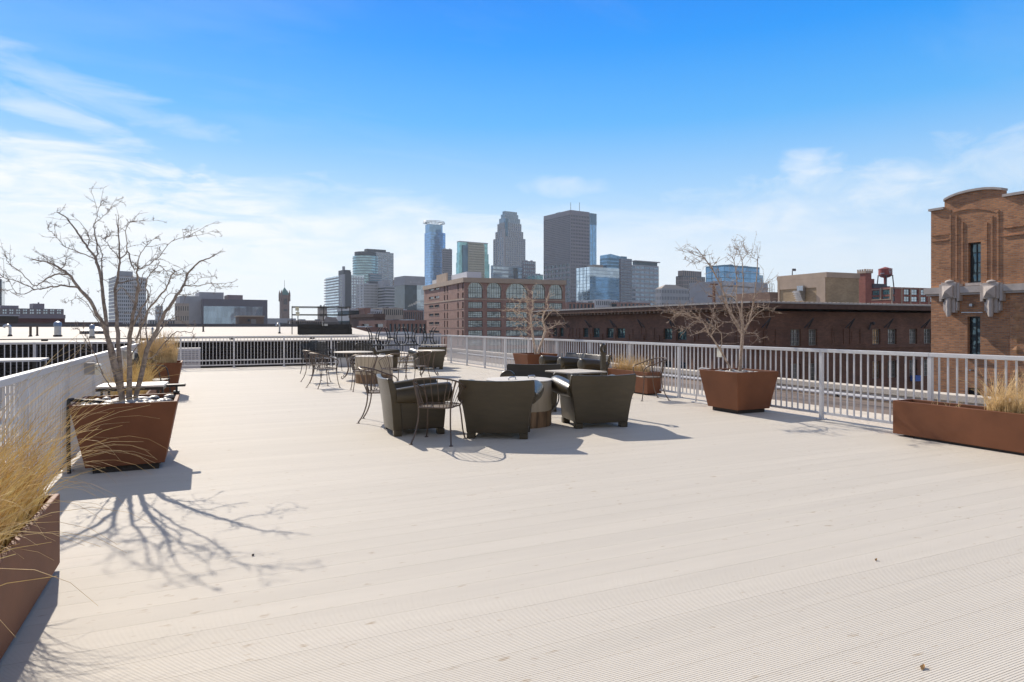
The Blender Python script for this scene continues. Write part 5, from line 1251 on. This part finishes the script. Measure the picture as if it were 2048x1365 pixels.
b.box('head_house', m_fred, -1, b.R(1790), b.L(1742), b.L(1722), b.h+.01, b.z(555)); b.box('dark_roof_house', m_charc, b.R(1785), b.R(1812), 6, 14, b.h+.01, b.z(565)); b.box('grey_roof_house', m_cg, b.R(1812)+.1, b.R(1832), 8, 14, b.h+.01, b.z(568))
ch_ = Bld('square_chimney_tower', 'square red brick chimney tower with a crenellated pale top beside the water tower', 1729, 1731, 1743, 538.5, 178, -4, 'tower'); ch_.l = ch_.w; ch_.box('shaft', m_fred, 0, ch_.w, 0, ch_.l, 20, ch_.h-1.1)
m = MB(); m.box(-.25,ch_.w+.25,-.25,ch_.l+.25,ch_.h-1.09,ch_.h-.5)
for i in range(4):
    x = -.25+i*(ch_.w+.5-.3)/3; m.box(x,x+.3,-.25,.05,ch_.h-.499,ch_.h); m.box(-.25,.05,.06+x*.9+.2,.06+x*.9+.5,ch_.h-.499,ch_.h-.01)
m.build('battlement', m_stn, ch_.root)
p = AT(1770.7, VH, 190); wt = thing('water_tower', 'round red water tower tank on thin legs', 'water tower', (p.x, p.y, GZ)); Z = lambda v: ZAT(v,190)-GZ; R_ = 12.4*190/F
m_red = M('faded_red_tank', (.26,.045,.04), .55, var=.2, vs=.8)
MB().lathe([(.3,Z(556.5)),(R_*.6,Z(555)),(R_*.92,Z(552.4)),(R_,Z(551)),(R_,Z(538.5))], (0,0), 32).build('tank', m_red, wt)
MB().lathe([(R_*1.05,Z(538.4)),(R_*.5,Z(536.2)),(.1,Z(534.3))], (0,0), 32).build('roof', M('dull_red_roof', (.30,.08,.07), .6), wt)
MB().lathe([(R_*1.12,Z(552)),(R_*1.12,Z(551.2))], (0,0), 32).build('walkway', m_charc, wt)
MB().tube([(0,0,Z(556)),(0,0,Z(576))], .42, 10).build('riser_pipe', m_red, wt)
for i in range(4): g = 2*pi*i/4+.75; MB().tube([(R_*1.02*cos(g),R_*1.02*sin(g),Z(552)),(R_*1.2*cos(g),R_*1.2*sin(g),Z(576))], .16, 6).build('leg', m_charc, wt)
m = MB()
def onTank(g, z): return Vector((R_*1.008*cos(g), R_*1.008*sin(g), z))
fw_ang = atan2(-p.y, -p.x)
for g0, zc_, rr_ in ((.62,Z(541.5),.30),(.70,Z(546),.28),(.95,Z(541),.26),(.90,Z(546.5),.25),(1.15,Z(542),.24)):
    m.tube([onTank(fw_ang+g0+rr_*.42*cos(t_)*.4*2, zc_+rr_*1.4*sin(t_)) for t_ in [i*pi/7 for i in range(11)]], .07, 4)
for i in range(6): m.bar(onTank(fw_ang-.75+i*.11, Z(549)), onTank(fw_ang-.75+i*.11+.05, Z(546.8)), .12, .12)
m.build('painted_script', m_cw, wt)

# ------------------------------------------------------------------ tan brick building with terracotta brackets
m_tan = brick('tan_brown_brick', (.57,.258,.115), (.32,.138,.07), (.36,.25,.175), .30, .098, .016, .8, var=.34)
m_terra = M('grey_terracotta', (.46,.41,.38), .8, var=.14, vs=2.5, bump=.3, bs=15); m_blackf = M('black_steel_sash', (.012,.014,.018), .4); m_glk = glass('dark_sash_glass', (.10,.15,.17), metal=.55, wob=.1, ws=1, pane=(.4,.6), rough=.03)
XB, YN = 40.0, 8.0
rt = thing('tan_brick_building', 'tan brick building with an arched parapet, carved stone brackets and black windows', 'building', (XB, YN, GZ))
def ta(u): return ALONG(u, (XB, YN), (0,1))[0]
def tz(v, u): return ZAT(v, ALONG(u, (XB, YN), (0,1))[1])-GZ
A1 = ta(1862); cornz0, cornz1 = tz(589,1865), tz(577,1865); zpar = tz(423,1864)
wU = (ta(1961.5), ta(1936), tz(566,1948), tz(485.5,1948)); wL = (ta(1960.5), ta(1935), tz(712,1948), tz(633.5,1948)); vent = (ta(1960), ta(1934.5), tz(793,1948), tz(776.5,1948))
m = MB(); wallopen(m, 'L', 0, A1, 0, zpar, [wU, wL, vent], 0, .4)
top = [(ta(1889), zpar), (ta(1889), tz(404,1889))]
for u, v in ((1892,401),(1905,394.5),(1920,389),(1938,384.5),(1955,381.5),(1972,379.5),(1990,379.3),(2005,380.5)): top.append((ta(u), tz(v,u)))
top += [(ta(2006), tz(395,2006)), (ta(2048), tz(389.5,2048)), (0, tz(389.5,2048)), (0, zpar)]
m.prism(top[::-1], 0, .4, 'x'); m.build('wall', m_tan, rt)
MB().box(.41, 9, 0, A1, 0, zpar-.1).build('interior', m_int, rt)
m = MB(); cps = [(A1+.05, zpar+.02), (ta(1889)+.0, zpar+.02)]
m.box(-.12, .5, ta(1889)+.01, A1+.1, zpar+.003, zpar+.14)
arc = [(a, z) for a, z in top[1:10]]
for (a0, z0), (a1, z1) in zip(arc[:-1], arc[1:]):
    m.add([(-.12,a0,z0),(.5,a0,z0),(.5,a0,z0+.13),(-.12,a0,z0+.13),(-.12,a1,z1),(.5,a1,z1),(.5,a1,z1+.13),(-.12,a1,z1+.13)], [(0,1,2,3),(7,6,5,4),(0,4,5,1),(1,5,6,2),(2,6,7,3),(3,7,4,0)])
q0, q1 = (ta(2006.5), tz(395,2006)), (-.0, tz(389.5,2048)); m.box(-.12,.5,0,q0[0],q0[1]+.003,q0[1]+.15)
m.build('coping', m_terra, rt)
m = MB(); m.box(-.32, .01, 0, A1+.25, cornz0, cornz1); m.box(-.22,.01,0,A1+.15,cornz0-.12,cornz0-.003); m.build('stone_band', m_terra, rt)
for ua in (1905.5, 1989.5):
    a = ta(ua); q = MB(); s = ALONG(ua,(XB,YN),(0,1))[1]/F
    zT, zB = tz(561,ua), tz(632,ua)
    q.box(-.42,.0,a-.42,a+.42,tz(598,ua),tz(566,ua)); q.box(-.55,-.421,a-.30,a+.30,tz(596,ua),tz(572,ua))
    q.add([(-.551,a-.28,tz(595,ua)),(-.551,a+.28,tz(595,ua)),(-.551,a+.28,tz(573,ua)),(-.551,a-.28,tz(573,ua)),(-.78,a,tz(584,ua))], [(0,4,1),(1,4,2),(2,4,3),(3,4,0)])
    q.box(-.30,.0,a-.30,a+.30,tz(626,ua),tz(598.2,ua)); q.lathe([(.10,tz(634,ua)),(.14,tz(628,ua)),(.12,tz(620,ua)),(.15,tz(612,ua)),(.12,tz(604,ua)),(.14,tz(597,ua))], (-.40,a), 10)
    q.lathe([(.24,tz(566,ua)),(.24,tz(563,ua)),(.17,tz(561.5,ua)),(.02,tz(560,ua))],(-.28,a),12)
    for s_ in (-1,1): q.box(-.36,.0,a+s_*.50-.075,a+s_*.50+.075,tz(603,ua),tz(569,ua)); q.box(-.24,.0,a+s_*.36-.05,a+s_*.36+.05,tz(622,ua),tz(604,ua))
    q.build('carved_bracket', m_terra, rt, bevel=.012)
for wq, nz in ((wU,4),(wL,4)):
    wd = window(rt, 'L', *wq, 0, .22, 2, nz, m_blackf, m_glk, .09, sill=m_terra)
window(rt, 'L', *vent, 0, .15, 1, 3, m_blackf, m_int, .06, name='vent')
m = MB()
for u, v0, v1 in ((1901,420,560),(1913,432,560),(1925,445,560),(1973,445,560),(1984,432,560),(1996,420,560)): a = ta(u); m.box(-.035,.01,a-.045,a+.045,tz(v1,u),tz(v0,u))
for u0, u1, v in ((1863,1898,469),(1863,1898,480.5),(2004,2048,470),(2006,2048,454)): m.box(-.05,.01,ta(u1),ta(u0),tz(v+2.2,1880 if u0<1900 else 2020),tz(v,1880 if u0<1900 else 2020))
for i in range(9):
    u0, u1 = 1905+i*10, 1915+i*10; f = lambda u: 427-9.5*(1-((u-1950)/50)**2); m.bar((-.02,ta(u0),tz(f(u0),u0)),(-.02,ta(u1),tz(f(u1),u1)), .05, .07)
a0, a1 = ta(2046), ta(2031); m.box(-.10,.01,a0-2,ta(2022),0,cornz0-.2); m.build('brick_relief', m_tan, rt)
m = MB()
for v in (612,634,656,678,700,722,745): 
    u = 2036; a = ta(u); z = tz(v,u); m.add([(-.105,a-.24,z),(-.105,a,z-.24),(-.105,a+.24,z),(-.105,a,z+.24),(-.16,a,z)], [(0,4,1),(1,4,2),(2,4,3),(3,4,0)])
m.build('diamond_tiles', M('buff_tiles', (.38,.20,.10), .8, var=.2), rt)
q = MB(); a = ta(1946); q.box(-.22,-.01,a-.08,a+.08,tz(613,1946),tz(608,1946)); q.box(-.30,-.01,a-.05,a+.05,tz(742,1946),tz(739,1946)); q.bar((-.06,ta(1924),tz(625.5,1924)),(-.06,ta(1967),tz(625.5,1967)),.05,.05); q.build('flood_lights', m_galv, rt)
q = MB(); a = ta(2023); q.tube([(2,a,tz(392,2023)),(2,a,tz(346,2023))], .035, 5); q.blob((2,a,tz(345.5,2023)),.08,.08,.10,8,5); q.build('mast', m_charc, rt)

# ------------------------------------------------------------------ neighbour's white roof beyond the far railing, with its fittings
RF = lambda y: .86+(y-27)*.0042
m = MB(); xr = 7.2
m.add([(-60,27,RF(27)),(xr,27,RF(27)),(xr+16,118,RF(118)),(-60,118,RF(118))], [(0,1,2,3)])
m.add([(-60,27.01,RF(27)-.05),(xr,27.01,RF(27)-.05),(xr+16,118,RF(118)-.05),(-60,118,RF(118)-.05)], [(3,2,1,0)]); m.add([(-60,27,RF(27)),(xr,27,RF(27)),(xr,27,RF(27)-.05),(-60,27,RF(27)-.05)], [(3,2,1,0)]); m.add([(xr,27,RF(27)),(xr+16,118,RF(118)),(xr+16,118,RF(118)-.05),(xr,27,RF(27)-.05)], [(3,2,1,0)])
struct('white_roof', m, m_membrane)
lw = thing('louvred_wall', 'dark louvred wall holding up the white roof behind the far railing', 'wall', (0,27.25,-24))
MB().box(-60,xr-.4,0,20,0,24.78).build('wall', M('dark_louvre_backing', (.035,.033,.036), .8), lw)
m = MB()
for i in range(22): z = 24.78-i*.12; m.add([(-40,-.14,z-.07),(xr-.4,-.14,z-.07),(xr-.4,-.01,z),(-40,-.01,z)], [(0,1,2,3)]); m.add([(-40,-.14,z-.075),(xr-.4,-.14,z-.075),(xr-.4,-.01,z-.006),(-40,-.01,z-.006)], [(3,2,1,0)])
m.build('louvre_blades', M('bronze_louvres', (.06,.05,.045), .55), lw)
m = MB()
for i in range(28): x = -40+i*1.66; m.box(x-.03,x+.03,-.18,-.145,21,24.75)
m.build('louvre_posts', m_charc, lw)
pr_ = thing('roof_kerb', 'dark kerb closing the far edge of the white roof', 'kerb', (0,118,0)); MB().box(-60,xr+16,0,.6,-6,RF(118)+.5).build('kerb', m_charc, pr_)
def roofp(u, v, dz=0):
    # intersection of the view ray with the sloping roof
    y = 40.0
    for _ in range(30):
        z = RF(y); d = (EYE-z)*F/max(v-VH,.5); lat = (u-UC)/F*d; y = (FW*d+RT*lat).y; y = min(max(y,27.3),117)
    d = (EYE-RF(y))*F/max(v-VH,.5); p = FW*d+RT*((u-UC)/F*d); return Vector((p.x,p.y,RF(p.y))), d
def vent(u, vb, vt, rpx, kind, lb):
    p, d = roofp(u, vb); h = (vb-vt)*d/F; r = rpx*d/F; t_ = thing('roof_vent', lb, 'vent', p, 0, 'vents on the white roof')
    if kind == 'turbine':
        MB().lathe([(r*1.1,0),(r*1.1,h*.10)], (0,0), 14).build('flashing', m_dark, t_); MB().lathe([(r*.85,h*.101),(r*.85,h*.66)], (0,0), 16).build('pipe', m_galv, t_)
        MB().lathe([(r,h*.661),(r,h*.85),(r*.85,h*.93),(r*.4,h*.99),(.02,h)], (0,0), 16).build('cap', M('blue_grey_cap', (.16,.22,.33), .4, metal=.4), t_)
    elif kind == 'hook':
        MB().tube(curve([(0,0,0),(0,0,h*.75),(-r*1.0,0,h),(-r*3,0,h*.95),(-r*4,0,h*.8)],5), r, 8).build('pipe', m_galv, t_); MB().lathe([(r*1.7,0),(r*1.3,h*.16)], (0,0), 12).build('flashing', m_dark, t_)
    else:
        MB().lathe([(r,0),(r,h)], (0,0), 12).build('pipe', M('brown_cast_pipe', (.09,.07,.055), .7), t_); MB().lathe([(r*1.6,0),(r*1.2,h*.12)], (0,0), 12).build('flashing', m_dark, t_)
vent(115.5, 673.5, 643, 7.2, 'turbine', 'tall cowled steel vent with a blue-grey cap, the stouter of two'); vent(184, 676, 649, 5.2, 'turbine', 'slimmer cowled steel vent before the white pyramid skylight')
vent(20, 673, 651, 2.6, 'hook', 'bent gooseneck steel vent at the far left of the white roof'); vent(559, 667.5, 648, 1.6, 'hook', 'bent gooseneck steel vent near the black roof hatch')
vent(61, 673.5, 652.5, 2.3, 'pipe', 'brown pipe vent, the thicker of a side-by-side pair'); vent(74.5, 672, 652, 1.8, 'pipe', 'brown pipe vent, the thinner of a side-by-side pair'); vent(406.5, 664, 651.5, 1.6, 'pipe', 'dark pipe vent standing alone below the wide blue glass'); vent(305, 669, 655, 2.2, 'turbine', 'small cowled vent glimpsed through the stems of the largest tree')
p, d = roofp(186, 668.5); s = d/F; t_ = thing('pyramid_skylight', 'white pyramid skylight on a dark kerb on the white roof', 'skylight', p); W_ = 23*s
MB().box(-W_,W_,0,2*W_,0,6*s).build('base', m_charc, t_); q = MB(); q.add([(-W_*.98,0.02,6*s),(W_*.98,.02,6*s),(W_*.98,2*W_,6*s),(-W_*.98,2*W_,6*s),(-W_*.25,W_*.8,15*s),(W_*.25,W_*.8,15*s),(W_*.25,W_*1.2,15*s),(-W_*.25,W_*1.2,15*s)], [(0,1,5,4),(1,2,6,5),(2,3,7,6),(3,0,4,7),(4,5,6,7)]); q.build('dome', M('frosted_dome', (.72,.72,.74), .3), t_)
p, d = roofp(486, 654.6); s = d/F; t_ = thing('low_roof_hatch', 'low flat brown hatch near the far edge of the white roof', 'hatch', p); MB().box(-9*s,9*s,0,3,0,2.2*s).build('curb', m_dark, t_); MB().box(-9.3*s,9.3*s,-.05,3.05,2.21*s,3.2*s).build('cover', m_conc, t_)
cb_ = thing('roof_cable', 'thin dark conduit resting on small blocks along the near edge of the white roof', 'conduit', (0,28.6,RF(28.6)))
MB().tube([(-30+i*1.5,.05*sin(i*1.3),.07) for i in range(25)], .018, 5).build('conduit', m_dark, cb_); q = MB()
for i in range(12): x = -30+i*3.1; q.box(x-.09,x+.09,-.09,.09,0,.05)
q.build('blocks', m_dark, cb_)
# roof hatch with guard rail
p, d = roofp(651, 669.5); s = d/F
t_ = thing('roof_hatch', 'black rooftop hatch box with a guard rail frame on the white roof', 'hatch', (p.x, p.y, p.z), -.12)
w2 = 52*s; MB().box(-w2,w2,0,1.6,0,11.5*s).build('curb', m_blackplastic, t_); MB().box(-w2*1.0,w2*.98,-.06,1.66,11.6*s,20.5*s).build('cover', M('black_membrane', (.022,.021,.022), .6), t_)
MB().box(-w2*.12,w2*.08,-.1,.3,20.6*s-.1,20.6*s+.03).build('latch', m_galv, t_)
q = MB(); zb, zt = .02, 55*s; x0, x1, y0, y1 = -w2*1.22, w2*.90, -.2, 1.9
for x in (x0, x0+11*s, -w2*.07, x1-11*s, x1): q.bar((x,y0 if x not in (x1-11*s,) else y1,zb),(x,y0 if x not in (x1-11*s,) else y1,zt),.05)
for y in (y0,y1):
    for z in (zt, zt-15.5*s, zt-32*s): q.bar((x0,y,z),(x1,y,z),.045)
for x in (x0,x1):
    for z in (zt, zt-15.5*s): q.bar((x,y0,z),(x,y1,z),.045)
q.build('guard_rail', m_iron_dark, t_)
q = MB(); q.box(x0+6*s,x0+13*s,y0-.06,y0-.03,zt-8*s,zt-.5*s); q.box(x0+7*s,x0+14*s,y0-.06,y0-.03,zt-18*s,zt-10.5*s); q.build('notice_plates', M('faded_yellow_plate', (.55,.55,.42), .6), t_)
q = MB(); q.prism([(w2*-.10,20.55*s),(w2*.56,20.55*s),(w2*.42,34*s),(w2*.02,37*s)], .6, 1.5, 'y'); q.build('skylight_dome', M('grey_dome', (.30,.29,.31), .35), t_)
p = AT(374, 716, 26.3); t_ = thing('air_unit', 'white slatted air unit behind the far railing', 'air unit', (p.x, 26.2, -2)); MB().box(-.5,.5,0,.9,0,2.62).build('housing', m_white, t_); q = MB()
for i in range(6): q.box(-.44,.44,-.03,-.002,2.1+i*.08,2.13+i*.08)
q.build('grille', m_cg, t_)

# ------------------------------------------------------------------ neighbouring terrace on the left
struct('neighbour_deck', MB().box(-14,-1.45,2,27,-1.0,-.35), M('grey_decking', (.40,.38,.36), .7, var=.15, vs=2, stretch=(.5,6,1)))
railing('railing', 'white railing closing the neighbouring terrace on the left, before the dark louvres', -14, 18.2, -1.4, 18.2, [1.2+1.55*i for i in range(8)], z0=-.02)
planter('dark brown box planter on the neighbouring terrace', (-6.55, 16.6, -.35), .75, .28, .75, .28, .92, .04, group='planters on the neighbouring terrace')
grass('pale tufts of dry grass in the box planter on the neighbouring terrace', [(-7.2,-5.9,16.4,16.8,.5)], 160, (.15,.38), (.1,.8), m_grass2, .006)
t_ = thing('white_table', 'long table with white top on the neighbouring terrace', 'table', (-3.95,16.5,-.35)); MB().box(-.95,.95,-.45,.45,1.05,1.09).build('tabletop', m_white, t_)
for sx in (-1,1):
    for sy in (-1,1): MB().box(sx*.85-.03,sx*.85+.03,sy*.38-.03,sy*.38+.03,0,1.049).build('leg', m_iron_dark, t_)
for x, y, fx, lb in ((-4.9,15.9,1,'dark mesh chair on the neighbouring terrace, left of the white-topped table'), (-3.6,15.6,.2,'dark mesh chair on the neighbouring terrace, in front of the white-topped table'), (-2.5,16.1,-1,'dark mesh chair on the neighbouring terrace, right of the white-topped table')):
    o = dup(mc); o.location = (x,y,-.35); o.rotation_euler = (0,0,face(fx,.5)); o['label'] = lb; o['group'] = 'chairs on the neighbouring terrace'
t_ = thing('white_bench', 'low white slatted bench on the neighbouring terrace', 'bench', (-5.05,16.9,-.35))
q = MB()
for i in range(3): q.box(-.42,.42,-.2+i*.14,-.08+i*.14,.44,.47)
q.build('seat', m_white, t_); q = MB()
for i in range(2): q.box(-.42,.42,.24,.27,.56+i*.2,.68+i*.2)
q.build('backrest', m_white, t_)
for sx in (-1,1): MB().box(sx*.38-.025,sx*.38+.025,-.2,.24,0,.438).build('leg', m_white, t_)

p = AT(1428, VH, 62); up_z = ZAT(571,62); t_ = thing('roof_mast', 'rusty brown mast with a short crossarm rising over the warehouse roof', 'mast', (p.x,p.y,0))
MB().box(-.10,.10,-.10,.10,0,up_z).build('mast', M('rusty_steel', (.16,.08,.055), .8), t_); q = MB(); q.box(-.38,.38,-.12,.12,up_z+.002,up_z+.16); q.box(-.7,-.11,-.06,.06,up_z-1.1,up_z-.98); q.build('crossarm', M('rusty_arm', (.15,.08,.06), .8), t_)
# ------------------------------------------------------------------ steam
m_steam = bpy.data.materials.new('steam'); m_steam.use_nodes = True; nt_ = m_steam.node_tree; nt_.nodes.clear()
ov = nt_.nodes.new('ShaderNodeOutputMaterial'); pv = nt_.nodes.new('ShaderNodeVolumePrincipled'); pv.inputs['Color'].default_value = (.95,.95,.97,1); pv.inputs['Density'].default_value = .35; nt_.links.new(pv.outputs[0], ov.inputs['Volume'])
def steam(lb, pts, d):
    m = MB(); c = AT(pts[0][0], pts[0][1], d)
    for u, v, r in pts: q = AT(u, v, d)-c; rr = r*d/F; m.blob(q, rr*1.1, rr*1.1, rr, 10, 7, .12)
    o = m.build('steam', m_steam, loc=c); tag(o, lb, 'steam', kind='stuff')
steam('small white steam plume by the arched brick building', [(817,613,1.6),(820,611.5,2.2),(824,610,2.6),(829,608,2.8),(833,605.5,3.0),(838,604,2.6)], 262)

# ------------------------------------------------------------------ air between here and the far towers
m_haze = bpy.data.materials.new('haze'); m_haze.use_nodes = True; nt_ = m_haze.node_tree; nt_.nodes.clear()
ov = nt_.nodes.new('ShaderNodeOutputMaterial'); pv = nt_.nodes.new('ShaderNodeVolumePrincipled'); pv.inputs['Color'].default_value = (.70,.85,1,1); pv.inputs['Density'].default_value = .00011; pv.inputs['Anisotropy'].default_value = .25
nt_.links.new(pv.outputs[0], ov.inputs['Volume'])
tag(MB().box(-1560, 2560, -860, 2760, -26, 235).build('haze', m_haze), kind='stuff')
